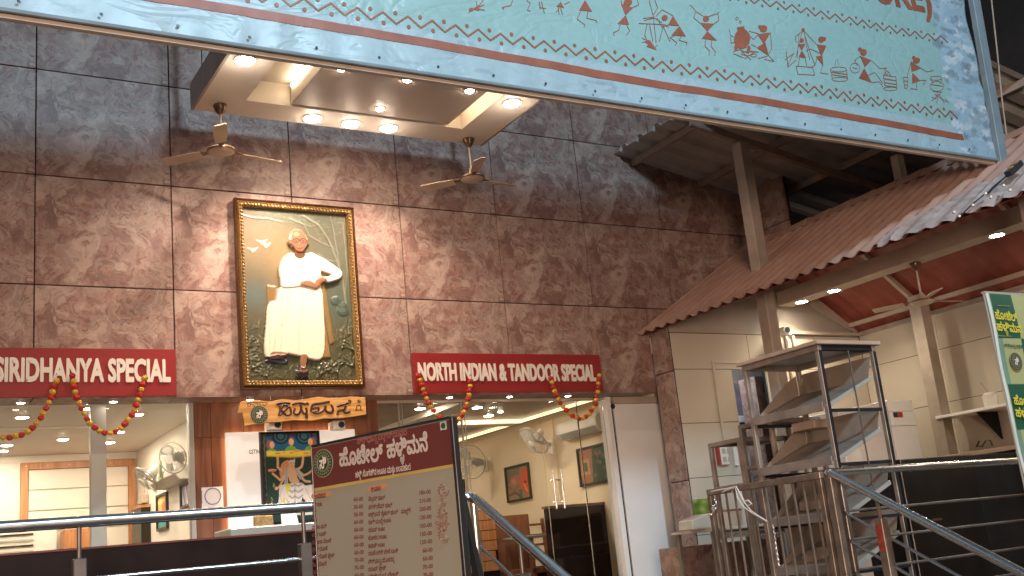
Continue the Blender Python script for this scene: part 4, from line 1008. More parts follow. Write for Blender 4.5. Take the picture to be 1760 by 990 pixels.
def p_trees(C, a, b):
    C.C[:] = (.05, .075, .045); h = b[1]-a[1]; w = b[0]-a[0]
    def q(x, y): return (a[0]+w*x, a[1]+h*y)
    C.poly([q(0, -.1), q(.35, -.1), q(.40, 1.1), q(0, 1.1)], (.30, .13, .07)); C.poly([q(.08, .35), q(.28, .3), q(.34, .8), q(.1, .85)], (.44, .22, .12)); C.poly([q(.16, .45), q(.24, .42), q(.26, .7), q(.18, .72)], (.06, .10, .04))
    for k in range(30): C.ell(q(.42+.55*random.random(), .1+.8*random.random()), 2.5, 3.5, [(.03, .06, .03), (.10, .14, .08), (.22, .10, .06)][k % 3])
    C.poly([q(.85, .3), q(1.05, .2), q(1.05, .9), q(.88, .8)], (.26, .12, .08))
wall_picture(X2, (869, 804), (916, 857), 'red bird picture in black frame on dining room wall', p_fish)
wall_picture(X2, (993, 772), (1060, 826), 'dark green and orange picture behind glass near the white door', p_trees)
p = rr(790, 850); A_, B_ = px(778, 826, 0, X2), px(803, 880, 0, X2)
wall_picture(X2, (781, 828), (803, 872), 'small teal leaf picture partly hidden by menu board and rail', p_yel)
# dark booth partitions, timber dado and chairs in the dining room
t = thing('booth_partition', 'tall dark brown booth partition behind the glass door', 'partition', (7.6, 11.6, ZF))
a, b = px(940, 877, 1, 11.7), px(1062, 858, 1, 11.7)
MB().box(a.x, X2-.002, 11.7, 11.78, ZF, a.z+.02).build('panel', m_dkbrown, t, bevel=.004); MB().box(a.x-.02, X2-.002, 11.69, 11.79, a.z+.021, a.z+.05).build('top_rail', m_wood, t)
t = thing('bench_back', 'brown timber bench back in dining room left of the partition', 'bench', (6.6, 12.6, ZF)); a = px(845, 888, 1, 12.8)
MB().box(a.x, a.x+.58, 12.8, 12.87, ZF, a.z).build('backrest', m_wood, t, bevel=.006); MB().box(a.x, a.x+.58, 12.4, 12.8, ZF+.38, ZF+.45).build('seat', m_wood, t, bevel=.006); MB().box(a.x+.02, a.x+.56, 12.45, 12.78, ZF, ZF+.379).build('plinth', m_dkbrown, t)
t = thing('dining_chair', 'slatted dark timber chair at the dining room table', 'chair', (7.3, 13, ZF)); a = px(905, 893, 1, 12.9)
for dx in (0, .30): MB().bar((a.x+dx, 12.9, ZF), (a.x+dx, 12.98, a.z), .04, .04).build('leg', m_wood, t)
for dz in (.06, .20, .33): MB().box(a.x+.021, a.x+.279, 12.93, 12.955, a.z-dz-.03, a.z-dz).build('slat', m_wood, t)
MB().box(a.x-.02, a.x+.32, 12.48, 12.90, ZF+.42, ZF+.46).build('seat', m_dkbrown, t, bevel=.01)
for dx in (0, .30): MB().bar((a.x+dx, 12.5, ZF), (a.x+dx, 12.5, ZF+.419), .04, .04).build('leg', m_wood, t)
t = thing('dining_table', 'pale topped dining table glimpsed through the glass', 'table', (7.4, 12.4, ZF)); a = px(905, 921, 1, 12.3)
MB().box(a.x-.1, a.x+.75, 12.2, 12.75, a.z-.03, a.z).build('tabletop', m_alu, t, bevel=.005); MB().box(a.x+.1, a.x+.16, 12.4, 12.46, ZF, a.z-.031).box(a.x+.55, a.x+.61, 12.4, 12.46, ZF, a.z-.031).build('leg', m_wood, t)
t = thing('timber_cabinet', 'orange-brown stone-patterned low cabinet behind the stair rail', 'cabinet', (5.4, 12.5, ZF)); a, b = px(786, 880, 1, 12.6), px(850, 885, 1, 12.6)
MB().box(a.x-.5, b.x, 12.6, 13.0, ZF, a.z).build('carcass', m_dkbrown, t)
for r in range(6):
    x = a.x-.48+(r % 2)*-.1
    while x < b.x-.05:
        w = random.uniform(.2, .3); x2 = min(x+w, b.x); z2 = a.z-.01-r*.13
        if x2-max(x, a.x-.49) > .05: MB().box(max(x, a.x-.49), x2-.008, 12.585, 12.599, z2-.12, z2).build('face_block', m_woodl, t, bevel=.003)
        x = x2

# ------------------------------------------------------------------ marigold garlands on the signs
def ico(r):
    import bmesh
    bm = bmesh.new(); bmesh.ops.create_icosphere(bm, subdivisions=2, radius=r)
    for v in bm.verts:
        k = 1+.13*mnoise.noise(v.co*70/r*.05)+.05*random.uniform(-1, 1); v.co *= k; v.co.z *= .86
    me = bpy.data.meshes.new('flower'); bm.to_mesh(me); bm.free(); return me
fl = []
for mt in (m_marr, m_mary):
    for k in range(3):
        me = ico(.030 if mt is m_marr else .028); me.materials.append(mt); fl.append(me)
def garland(pts, label, y=9.925):
    P = [px(u, v, 1, y) for u, v in pts]; Q = []
    for i in range(len(P)-1):
        p0, p1, p2, p3 = P[max(i-1, 0)], P[i], P[i+1], P[min(i+2, len(P)-1)]
        for s in np.linspace(0, 1, 12, endpoint=False): Q.append(.5*(2*p1+(p2-p0)*s+(2*p0-5*p1+4*p2-p3)*s*s+(3*p1-p0-3*p2+p3)*s**3))
    Q.append(P[-1]); t = thing('flower_garland', label, 'garland', P[0], 'marigold garlands on the fascia')
    MB().tube(Q, .003, 4).build('string', m_wiret, t)
    acc = 0; last = Q[0]; nxt = 0; k = 0
    for q in Q[1:]:
        seg = (q-last).length
        while acc+seg >= nxt:
            p = last+(q-last)*((nxt-acc)/max(seg, 1e-6))
            o = bpy.data.objects.new('flower', fl[(0 if k % 2 == 0 else 3)+random.randrange(3)]); col.objects.link(o); o.parent = t
            o.location = p-P[0]+Vector((random.uniform(-.006, .006), random.uniform(-.006, .006), random.uniform(-.003, .003))); o.rotation_euler = tuple(random.uniform(-.4, .4) for _ in range(3)); o.scale = (random.uniform(.92, 1.1),)*3
            k += 1; nxt += .050
        acc += seg; last = q
    for p in (P[0], P[-1]): MB().tube([(p.x, y, p.z+.02), (p.x, FY-.023, p.z+.035)], .004, 5).build('hook', m_steeld, t)
garland([(-120, 640), (-100, 690), (-60, 735), (-20, 750), (20, 751), (50, 740), (78, 705), (92, 670), (98, 647)], 'red and yellow marigold garland at photo edge on SIRIDHANYA sign')
garland([(124, 646), (130, 675), (142, 705), (160, 733), (185, 745), (205, 738), (228, 710), (240, 680), (248, 648)], 'marigold garland looped below SIRIDHANYA SPECIAL letters by the mullion')
garland([(720, 645), (727, 670), (738, 695), (754, 716), (775, 728), (792, 716), (803, 692), (808, 665), (811, 648)], 'marigold garland below NORTH INDIAN, dipping behind the menu board')
garland([(946, 650), (957, 680), (972, 705), (993, 719), (1010, 714), (1022, 696), (1028, 670), (1030, 644)], 'marigold garland hanging below the word SPECIAL at sign right end')

# ------------------------------------------------------------------ printed banner stretched on a frame across the front
YB = 5.7
ban = thing('printed_banner', 'large pale turquoise banner with orange folk-art border stretched across the front', 'banner', (4, YB, 3.07))
bf = Frame((0, YB, 0), (1, 0, 0), (0, 0, 1))
def bs(a, b):
    """relief of the cloth: sag folds, tension wrinkles along the lower hem"""
    e = np.exp(-np.maximum(b-3.06, 0)/.20); ex = np.exp(-np.maximum(9.02-a, 0)/.25)
    return .010*np.sin(a*1.7+b*.9)+.0045*np.sin(a*7.3+3*np.sin(b*4+a))*(.4+e)+.006*e*np.sin(a*19+2*np.sin(a*3.1))+.008*ex*np.sin(b*15+2*np.sin(b*5))+.003*np.sin(a*3.3-b*11)
L0, L1 = px(0, 20, 1, YB), px(1713, 277, 1, YB)
def zb(a): return L0.z+(L1.z-L0.z)*(a-L0.x)/(L1.x-L0.x)
C = Canvas(bf, -2.2, 9.03, 3.06, 5.30, 620, 130, (.225, .385, .39)); 
lo, s0, s1 = px(880, 157, 1, YB).z, px(505, 27, 1, YB), px(1650, 232, 1, YB)
C.b = C.b; sz = s0.z+(s1.z-s0.z)*(C.X-s0.x)/(s1.x-s0.x)
m = C.Y < sz+.03; C.C[m] = (.28, .405, .46)
edge = C.X > 8.52+.03*np.sin(C.Y*9); C.C[edge] = (.25, .38, .47)
rs = np.random.RandomState(5)
for k in range(170):     # scuffed white-painted right edge and stains on the hem
    a_ = 8.50+rs.uniform(0, .52); b_ = rs.uniform(3.1, 5.3); w_, h_ = rs.uniform(.02, .10), rs.uniform(.01, .05)
    mm = (((C.X-a_)/w_)**2+((C.Y-b_)/h_)**2) < 1+.6*np.sin(C.X*90)*np.cos(C.Y*120)
    C.C[mm] = C.C[mm]*.45+np.array([(.52, .60, .64), (.16, .22, .27), (.10, .15, .18), (.33, .45, .52)][rs.randint(4)])*.55
for k in range(60):
    a_ = rs.uniform(0, 8.6); b_ = 3.13+rs.uniform(0, .22); w_, h_ = rs.uniform(.02, .10), rs.uniform(.006, .02)
    mm = (((C.X-a_)/w_)**2+((C.Y-b_)/h_)**2) < 1; C.C[mm] = C.C[mm]*.6+np.array((.16, .22, .27))*.4
C.Y0 = C.Y.copy()
# follow the measured lower edge: shear rows so that the bottom row lies on it
fac_ = np.clip((5.30-C.Y)/(5.30-3.06), 0, 1)
ZB = np.vectorize(zb)(C.X)
C.Y = C.Y+fac_*(ZB-3.06)
C.build('cloth', m_cloth, ban, thick=.002, surf=bs)
def bsurf(a, b): return float(bs(a, b))
def bp(u, v): return bf.px(u, v)
def strip(name, pts, w, mat, n=.0045, par=ban, closed=False, mb=None):
    own = mb is None; mb = mb or MB()
    for (a0, b0), (a1, b1) in zip(pts[:-1], pts[1:]):
        L = math.hypot(a1-a0, b1-b0); 
        if L < 1e-5: continue
        k = max(1, int(L/.08)); dx, dy = (a1-a0)/L, (b1-b0)/L; px_, py_ = -dy*w/2, dx*w/2
        for i in range(k):
            s, e = i/k, (i+1)/k; e2 = e if i < k-1 else e+w*.25/L
            vs = [(a0+(a1-a0)*q+sg*px_, b0+(b1-b0)*q+sg*py_) for q, sg in ((s, -1), (e2, -1), (e2, 1), (s, 1))]
            mb.add([bf.p(a, b, n+bsurf(a, b)) for a, b in vs], [(0, 1, 2, 3)])
    return mb.build(name, mat, par, fix=False) if own else mb
A_, B_ = bp(-1200, -150), bp(1655, 232)
P0, P1 = bp(520, 38), bp(1655, 235)
def lin(P0, P1, a): return P0[1]+(P1[1]-P0[1])*(a-P0[0])/(P1[0]-P0[0])
N = 110; strip('printed_stripe', [(-2.1+k*(P1[0]+2.1)/N, lin(P0, P1, -2.1+k*(P1[0]+2.1)/N)) for k in range(N+1)], .062, m_print)
def zigzag(P0, P1, a_start, a_end, per, amp, w, dr, name):
    mb = MB(); pts = []; dots = MB(); a = a_end; k = 0
    while a > a_start:
        pts.append((a, lin(P0, P1, a)+(-amp/2 if k % 2 == 0 else amp/2)))
        b = lin(P0, P1, a)+(.62*amp if k % 2 == 0 else -.62*amp)
        if k > 0: dots.add([bf.p(a+dr*math.cos(t), b+dr*1.05*math.sin(t), .005+bsurf(a, b)) for t in [2*math.pi*q/10 for q in range(10)]], [tuple(range(10))])
        a -= per/2; k += 1
    for q in range(len(pts)-1): strip('', [pts[q], pts[q+1]], w, None, mb=mb)
    mb.build(name, m_print, ban, fix=False); dots.build(name.replace('zigzag', 'dots'), m_print, ban, fix=False)['kind'] = 'stuff'
zigzag(bp(620, 24), bp(1640, 197), -2.0, bp(1647, 204)[0], .178, .068, .013, .0145, 'printed_zigzag')
zigzag(bp(1310, 4), bp(1620, 67), 4.5, bp(1629, 72)[0], .178, .062, .011, .012, 'printed_zigzag')
# lettering: the tail of the word in brackets
a, b = bp(1497, -10), bp(1601, 19)
text(bf, 'TURE)', (a[0]-.18, a[1]-.06), (b[0], b[1]-.02), .40, n0=.004, depth=.001, bold=.035, surf=bsurf).build('printed_letters', m_print, ban, fix=False)
# the dancing and cooking stick figures
def zz(x, y): return bp(1000+x/2.316, y/2.316)
def zw(x, y): return bp(500+x/2.912, y/2.912)
def fig(items, conv=zz):
    mb = MB()
    for it in items:
        k = it[0]
        if k == 'T': 
            P = [conv(*p) for p in it[1:]]; mb.add([bf.p(a, b, .005+bsurf(a, b)) for a, b in P], [tuple(range(len(P)))])
        elif k == 'O':
            c = conv(it[1], it[2]); r = conv(it[1]+it[3], it[2]); s_ = conv(it[1], it[2]-it[4])
            rx = Vector(r)-Vector(c); ry = Vector(s_)-Vector(c); n_ = 12
            P = [Vector(c)+rx*math.cos(2*math.pi*q/n_)+ry*math.sin(2*math.pi*q/n_) for q in range(n_)]
            mb.add([bf.p(p.x, p.y, .0052+bsurf(p.x, p.y)) for p in P], [tuple(range(n_))])
        elif k == 'R':
            c = (it[1], it[2]); P = [conv(c[0]+it[3]*math.cos(2*math.pi*q/14), c[1]+it[4]*math.sin(2*math.pi*q/14)) for q in range(15)]; strip('', P, .0045, None, mb=mb)
        else:
            w = .0055; pts = it[1:]; 
            if isinstance(pts[0], float): w = pts[0]; pts = pts[1:]
            strip('', [conv(*p) for p in pts], w, None, mb=mb)
    return mb.build('printed_figure', m_print, ban, fix=False)
fig([('T', (905, 48), (940, 25), (942, 55)), ('O', 900, 50, 12, 9), ('L', (940, 30), (955, 8), (962, 2)), ('L', (940, 35), (965, 25)), ('L', (942, 48), (968, 52)), ('L', (930, 30), (925, 8)), ('L', (893, 58), (888, 66))], zw)
fig([('L', (1110, 0), (1100, 28), (1055, 38), (1065, 48)), ('L', (1180, 0), (1200, 14), (1185, 50), (1200, 54)), ('L', (1245, 5), (1250, 45)), ('L', (1255, 5), (1272, 64)), ('L', (1245, 35), (1278, 40))], zw)
fig([('T', (1330, 30), (1352, 8), (1370, 38)), ('L', (1340, 35), (1345, 68)), ('L', (1352, 38), (1362, 70)), ('L', (1345, 38), (1330, 58)), ('L', (1370, 20), (1395, 8))], zw)
fig([('T', (1445, 48), (1474, -2), (1512, 55)), ('L', (1455, 52), (1435, 92), (1475, 122), (1470, 134)), ('L', (1490, 55), (1485, 88), (1530, 98), (1536, 110))], zw)
fig([('O', 185, 8, 17, 13), ('T', (158, 12), (205, 30), (177, 58)), ('T', (145, 92), (177, 58), (190, 97)), ('L', (200, 30), (228, 18), (222, 0)), ('L', (160, 14), (158, 0)), ('L', (155, 95), (150, 118), (128, 128), (132, 140)), ('L', (180, 97), (192, 120), (180, 138))])
fig([('O', 330, 71, 12, 12), ('T', (343, 100), (362, 62), (387, 104)), ('T', (356, 140), (387, 104), (413, 146)), ('L', (362, 62), (320, 38), (295, 65)), ('L', (345, 98), (320, 108), (300, 72)), ('L', (370, 142), (350, 150), (378, 170), (372, 182)), ('L', (395, 146), (385, 160), (418, 170), (416, 180)),
     ('L', (228, 92), (330, 98), (345, 108)), ('L', (260, 95), (250, 145)), ('L', (270, 95), (282, 165)), ('L', (325, 100), (308, 165)), ('L', (322, 100), (350, 165)), ('L', (290, 0), (302, 30), (285, 60), (295, 170)), ('L', (268, 0), (285, 62)), ('L', (245, 72), (285, 68), (320, 90)), ('L', (250, 80), (290, 70))])
fig([('T', (258, 185), (270, 160), (298, 200)), ('O', 262, 166, 9, 7), ('L', (255, 160), (240, 150)), ('L', (255, 165), (240, 168)), ('L', (290, 190), (300, 180)), ('L', (258, 158), (252, 142))])
fig([('O', 492, 76, 12, 12), ('T', (468, 92), (524, 97), (497, 126)), ('T', (475, 155), (497, 126), (534, 164)), ('L', (470, 94), (445, 72), (452, 45), (430, 20)), ('L', (522, 98), (543, 82), (538, 55), (545, 50)), ('L', (450, 45), (490, 70), (540, 55)), ('L', (490, 160), (488, 185), (508, 205), (505, 218)), ('L', (515, 163), (512, 185), (530, 210), (526, 222))])
fig([('O', 633, 158, 32, 40), ('T', (612, 112), (640, 108), (645, 128), (615, 126)), ('O', 610, 190, 7, 14), ('O', 660, 198, 7, 14), ('R', 626, 90, 4, 5), ('R', 614, 76, 5, 6), ('L', (600, 150), (588, 145), (582, 120)), ('L', (605, 170), (590, 175), (588, 150)), ('L', (598, 208), (625, 200), (660, 215)), ('R', 655, 215, 24, 8), ('R', 680, 222, 12, 6), ('L', (600, 215), (640, 232)), ('L', (630, 205), (670, 240)), ('L', (690, 205), (645, 235)), ('L', (670, 180), (690, 190)), ('L', (668, 205), (700, 210))])
fig([('O', 717, 118, 15, 14), ('O', 703, 110, 7, 7), ('T', (693, 140), (745, 133), (720, 178)), ('T', (692, 192), (725, 172), (742, 225)), ('L', (697, 140), (678, 160), (650, 135)), ('L', (698, 138), (660, 128)), ('L', (745, 135), (752, 195), (742, 215)), ('L', (742, 225), (762, 246), (725, 238)), ('L', (735, 225), (700, 235))])
fig([('O', 876, 122, 7, 8), ('O', 872, 163, 9, 8), ('T', (858, 178), (888, 176), (873, 202)), ('T', (860, 228), (873, 202), (890, 232)), ('L', (872, 130), (850, 230)), ('L', (880, 130), (925, 262), (905, 272)), ('L', (868, 130), (845, 150), (850, 172)), ('L', (865, 228), (858, 262)), ('L', (885, 230), (892, 262)), ('L', (850, 265), (915, 270), (922, 302), (855, 298), (850, 265)), ('L', (805, 240), (840, 215), (815, 265)), ('L', (810, 205), (818, 268), (850, 240)), ('L', .004, (860, 140), (856, 230)), ('L', .004, (884, 150), (905, 240))])
fig([('O', 952, 158, 13, 12), ('O', 964, 156, 7, 8), ('T', (935, 178), (973, 182), (952, 228)), ('T', (930, 226), (956, 222), (958, 265)), ('L', (936, 180), (905, 150), (880, 125)), ('L', (970, 184), (955, 215), (905, 195), (890, 205)), ('L', (955, 262), (945, 292), (975, 298)), ('L', (935, 230), (925, 262))])
fig([('R', 1018, 278, 33, 10), ('L', (985, 278), (992, 312)), ('L', (1051, 280), (1055, 318)), ('L', .008, (990, 290), (1052, 298)), ('L', .006, (992, 300), (1054, 308)), ('R', 1022, 318, 33, 8), ('L', .003, (1005, 262), (1010, 240)), ('L', .003, (1020, 262), (1015, 235))])
fig([('O', 1122, 208, 13, 14), ('O', 1108, 196, 8, 8), ('T', (1107, 222), (1152, 240), (1125, 268)), ('T', (1100, 312), (1122, 272), (1153, 329)), ('L', (1107, 224), (1085, 240), (1095, 262)), ('R', 1085, 272, 20, 20), ('L', (1075, 270), (1095, 275)), ('L', (1152, 240), (1185, 272), (1215, 272)), ('L', (1140, 300), (1165, 288), (1200, 332)), ('L', (1153, 329), (1185, 325), (1200, 345))])
fig([('L', (1200, 298), (1252, 305), (1257, 345), (1208, 340), (1200, 298)), ('L', .008, (1202, 312), (1254, 320)), ('L', .007, (1205, 328), (1256, 335)), ('L', (1205, 298), (1215, 280), (1225, 290), (1230, 300)), ('R', 1215, 288, 5, 8), ('L', (1208, 265), (1206, 295)), ('R', 1230, 352, 28, 7)])
fig([('O', 1333, 240, 14, 12), ('O', 1322, 228, 6, 7), ('T', (1310, 243), (1352, 270), (1315, 285)), ('T', (1318, 288), (1318, 330), (1350, 320)), ('L', (1312, 245), (1298, 300)), ('L', (1350, 270), (1375, 285), (1400, 280)), ('L', (1335, 328), (1338, 355), (1312, 350)), ('L', (1348, 318), (1372, 318), (1362, 335))])
fig([('L', (1283, 305), (1302, 307), (1298, 350), (1288, 348), (1283, 305)), ('L', .005, (1284, 320), (1300, 322)), ('L', .005, (1286, 335), (1299, 337))])
fig([('R', 1412, 310, 24, 8), ('L', (1390, 312), (1402, 330)), ('L', (1436, 315), (1428, 332)), ('R', 1416, 342, 28, 20), ('L', .006, (1392, 335), (1440, 342)), ('L', (1400, 362), (1435, 366)), ('L', (1430, 370), (1395, 400)), ('L', (1405, 372), (1455, 405)), ('L', (1418, 370), (1415, 412)), ('L', (1425, 372), (1445, 410)), ('L', (1395, 385), (1412, 392)), ('L', (1450, 392), (1462, 408))])
ey = MB()
for k in range(26):
    a = -1.9+k*.42; ey.lathe((a, YB-.012, zb(a)+.07), [(.006, .0), (.010, -.004), (.006, -.005)], 8, 'y')
ey.build('eyelet', m_plastd, ban, fix=True)['kind'] = 'stuff'
hm = [bf.p(a, zb(a)+.008, .012) for a in np.linspace(-2.2, 9.0, 60)]
MB().tube(hm, .014, 8).build('hem_roll', m_frameb, ban, smooth=True)
bfm = thing('banner_frame', 'grey-blue steel frame carrying the banner with its right pole', 'frame', (9.1, YB, 3.0))
MB().bar((-2.3, YB+.035, zb(-2.3)-.004), (9.0, YB+.035, zb(9.0)-.004), .04, .04).build('lower_rail', m_beam, bfm)
p0, p1 = px(1722, 296, 1, YB+.02), px(1671, 0, 1, YB+.02)
MB().bar(p0+Vector((.03, 0, 0)), p1+(p1-p0)*.35+Vector((.03, 0, 0)), .115, .06, (0, 1, 0)).build('right_pole', m_frameb, bfm, bevel=.004)
for x in (1.2, 4.2, 7.0): MB().bar((x, YB+.04, zb(x)+.02), (x, YB+.04, 5.3), .04, .04).build('inner_bar', m_beam, bfm)
MB().bar((-2.3, YB+.035, 5.3), (9.2, YB+.035, 5.3), .04, .04).build('upper_rail', m_beam, bfm)
wp_ = [px(u, v, 1, YB+.3) for u, v in ((1700, -60), (1704, 0), (1714, 90), (1722, 170), (1731, 240), (1730, 300))]
o = MB().tube(wp_, .008, 6).build('hanging_wire', m_wiret, None, smooth=True); tag(o, 'thin pale wire hanging down beside the banner pole', 'wire')

# ------------------------------------------------------------------ lean-to tin roof and the dark shed behind
lt = thing('tin_lean_to', 'grey corrugated tin lean-to roof on steel purlins above tiled roof', 'roof', (10, 8, 4.6))
def lz(x): return 4.75-.175*(x-7.91)
xx0, xx1, yy1, yy0 = 7.91, 15.5, 9.99, 5.99
k = 0; y = yy1
sheet_n = 0
while y > yy0:
    m = MB(); ya = max(yy0, y-1.0); n_ = 8
    prof = [(0, 0), (.10, 0), (.15, .05), (.22, .05), (.27, 0), (.43, 0), (.48, .05), (.55, .05), (.60, 0), (.76, 0), (.81, .05), (.88, .05), (.93, 0), (1.0, 0)]
    vs = []
    for f_, h_ in prof: 
        yq = y-(y-ya)*f_; vs += [(xx0, yq, lz(xx0)+h_), (xx1, yq, lz(xx1)+h_), (xx0, yq, lz(xx0)+h_+.003), (xx1, yq, lz(xx1)+h_+.003)]
    fs = []
    for i in range(len(prof)-1):
        a = 4*i; fs += [(a, a+1, a+5, a+4), (a+2, a+6, a+7, a+3), (a, a+4, a+6, a+2), (a+1, a+3, a+7, a+5)]
    m.add(vs, fs).build('tin_sheet', m_tin, lt, fix=False); y = ya-.0; sheet_n += 1
for x in (8.18, 9.24, 10.3, 11.4, 12.5, 13.6): MB().bar((x, 6.0, lz(x)-.045), (x, 9.985, lz(x)-.045), .05, .085).build('purlin', m_purl, lt)
MB().bar((7.96, 8.6, lz(7.96)-.14), (15, 8.6, lz(15)-.14), .06, .09).build('cross_beam', m_purl, lt)
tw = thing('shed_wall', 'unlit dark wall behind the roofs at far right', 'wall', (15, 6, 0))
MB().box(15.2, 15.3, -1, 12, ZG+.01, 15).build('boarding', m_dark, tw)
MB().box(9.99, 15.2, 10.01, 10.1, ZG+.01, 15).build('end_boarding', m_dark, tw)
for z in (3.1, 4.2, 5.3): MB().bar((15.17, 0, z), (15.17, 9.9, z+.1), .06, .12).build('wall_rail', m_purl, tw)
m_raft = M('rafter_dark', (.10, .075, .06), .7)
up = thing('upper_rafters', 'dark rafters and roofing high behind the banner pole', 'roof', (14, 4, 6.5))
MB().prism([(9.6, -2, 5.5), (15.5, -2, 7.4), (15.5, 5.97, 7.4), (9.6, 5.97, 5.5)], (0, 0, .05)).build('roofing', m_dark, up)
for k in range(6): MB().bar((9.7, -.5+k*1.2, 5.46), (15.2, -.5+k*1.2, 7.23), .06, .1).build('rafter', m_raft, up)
pst = thing('stub_post', 'short pale stub post standing on the ridge below the banner', 'post', px_plane(1545, 320, (9.9, 0, 3.6), (0, 0, 1)))
p = px(1542, 300, 0, 9.9); MB().bar((9.95, p.y, 3.52), (9.95, p.y, 3.98), .10, .10).build('shaft', m_postt, pst)

# ------------------------------------------------------------------ tiled stall roof (pressed tile sheets)
EX, EZ, SL = 7.9, 2.40, .62; RXX = 9.78; RZ = EZ+SL*(RXX-EX); SR = (RZ-2.43)/(11.36-RXX)
rf = thing('tiled_roof', 'gabled stall roof of pressed terracotta tile sheets with wavy eaves', 'roof', (RXX, 7, RZ))
nrm = Vector((-SL, 0, 1)).normalized(); slen = math.hypot(RXX-EX, RZ-EZ)
PER, CRS = .192, .27
def tile_h(s, y):
    w = .5+.5*math.cos(2*math.pi*y/PER); st = (s/CRS) % 1.0
    return .042*w**1.2+.008*(1-st)
def roof_sheet(y0, y1, lift, mat=m_roof, name='tile_sheet', s0=0.0, s1=None, left=True):
    s1 = s1 or slen+.02; vs, fs = [], []; ny = max(2, int((y1-y0)/PER*8)); ss = []
    k = math.floor(s0/CRS)
    s = s0
    while s < s1-1e-6:
        ss.append(s+ (0 if not ss else .0)); nx_ = (math.floor(s/CRS+1e-6)+1)*CRS
        mid = min(nx_-.012, s1); ss.append(mid); s = min(nx_, s1)
        if s >= s1-1e-6: break
    ss = sorted(set(round(q, 4) for q in ss))
    for s in ss:
        for j in range(ny+1):
            y = y0+(y1-y0)*j/ny; h = tile_h(s+1e-4, y)+lift
            if left: q = Vector((EX, y, EZ))+Vector((1, 0, SL)).normalized()*s+nrm*h
            else: q = Vector((RXX, y, RZ))+Vector((1, 0, -SR)).normalized()*s+Vector((SR, 0, 1)).normalized()*(h)
            vs.append(tuple(q))
    n1 = ny+1; R_ = len(ss)
    for i in range(R_-1):
        for j in range(ny): a = i*n1+j; fs.append((a, a+n1, a+n1+1, a+1))
    me_n = (nrm if left else Vector((SR, 0, 1)).normalized())*-.005
    K = len(vs); vs += [tuple(Vector(v)+me_n) for v in vs]
    fs += [tuple(K+i for i in f[::-1]) for f in fs]
    for j in range(ny): fs.append((j, j+1, K+j+1, K+j)); a = (R_-1)*n1+j; fs.append((a, K+a, K+a+1, a+1))
    for i in range(R_-1): a = i*n1; fs.append((a, K+a, K+a+n1, a+n1)); a = i*n1+ny; fs.append((a, a+n1, K+a+n1, K+a))
    m = MB(); m.add(vs, fs); o = m.build(name, mat, rf, fix=False, smooth=True); return o
ys = [2.6]; 
while ys[-1] < 9.9: ys.append(min(ys[-1]+PER*5, 9.97))
for i in range(len(ys)-1): roof_sheet(ys[i]-.02, ys[i+1]-.001, .0+.004*(i % 2))
def under_sheet(y0, y1):
    vs = []; fs = []; n_ = 2; ny = int((y1-y0)/PER*6); rows = 7; L = math.hypot(11.40-RXX, SR*(11.40-RXX))
    for i in range(rows+1):
        for j in range(ny+1):
            y = y0+(y1-y0)*j/ny; s = L*i/rows; h = .018*(.5+.5*math.cos(2*math.pi*y/PER))+.010*(i % 2)
            vs.append(tuple(Vector((RXX, y, RZ))+Vector((1, 0, -SR)).normalized()*s+Vector((SR, 0, 1)).normalized()*h))
    n1 = ny+1
    for i in range(rows):
        for j in range(ny): a = i*n1+j; fs.append((a, a+1, a+n1+1, a+n1))
    K = len(vs); vs += [(x, y, z+.006) for x, y, z in vs]; fs += [tuple(K+i for i in f[::-1]) for f in fs]
    MB().add(vs, fs).build('ceiling_sheet', m_under, rf, fix=False, smooth=True)
for i in range(len(ys)-1): under_sheet(ys[i], ys[i+1])
def under_left(y0, y1):
    a = Vector((EX+.05, y0, EZ+.02)); b = Vector((RXX, y0, RZ-.02))
    MB().prism([a, b, b+Vector((0, y1-y0, 0)), a+Vector((0, y1-y0, 0))], (0, 0, -.006)).build('lining_board', m_under, rf)
for i in range(len(ys)-1): under_left(ys[i], ys[i+1]-.004)
k = 0; y = 2.62
while y < 9.9:
    y2 = min(y+.34, 9.96)
    MB().add([(RXX-.13, y, RZ-.03), (RXX-.07, y, RZ+.06), (RXX, y, RZ+.09), (RXX+.07, y, RZ+.06), (RXX+.13, y, RZ-.04), (RXX-.115, y2+.03, RZ-.03), (RXX-.06, y2+.03, RZ+.045), (RXX, y2+.03, RZ+.072), (RXX+.06, y2+.03, RZ+.045), (RXX+.115, y2+.03, RZ-.04)],
             [(0,1,6,5),(1,2,7,6),(2,3,8,7),(3,4,9,8),(4,3,2,1,0),(5,6,7,8,9),(0,5,9,4)]).build('ridge_cap', m_roof, rf, bevel=.004); y = y2
# rafters and long purlin under the right slope; ridge beam with downlights
def rs_p(s, y, dz=0): return (RXX+s, y, RZ-SR*s-dz)
for y in (8.5, 6.6, 4.7): MB().bar(rs_p(.1, y, .035), rs_p(1.5, y, .035), .05, .06).build('rafter', m_beam, rf); MB().bar((EX+.25, y, EZ+.25*SL-.03), (RXX-.05, y, RZ-.06), .05, .06).build('rafter', m_beam, rf)
MB().bar(rs_p(1.36, 3, .06), rs_p(1.36, 9.6, .06), .05, .05).build('purlin', m_beam, rf)
bm = thing('light_beam', 'long beige boxed beam under the stall roof carrying downlights', 'beam', (10.03, 6, 2.75))
MB().box(9.93, 10.17, 2.9, 9.6, 2.752, 2.86).build('boxing', m_beam, bm, bevel=.004)
MB().box(9.90, 9.928, 2.9, 9.6, 2.752, 2.93).build('side_trim', m_beam, bm)
GS = 'downlights along the stall roof beam'
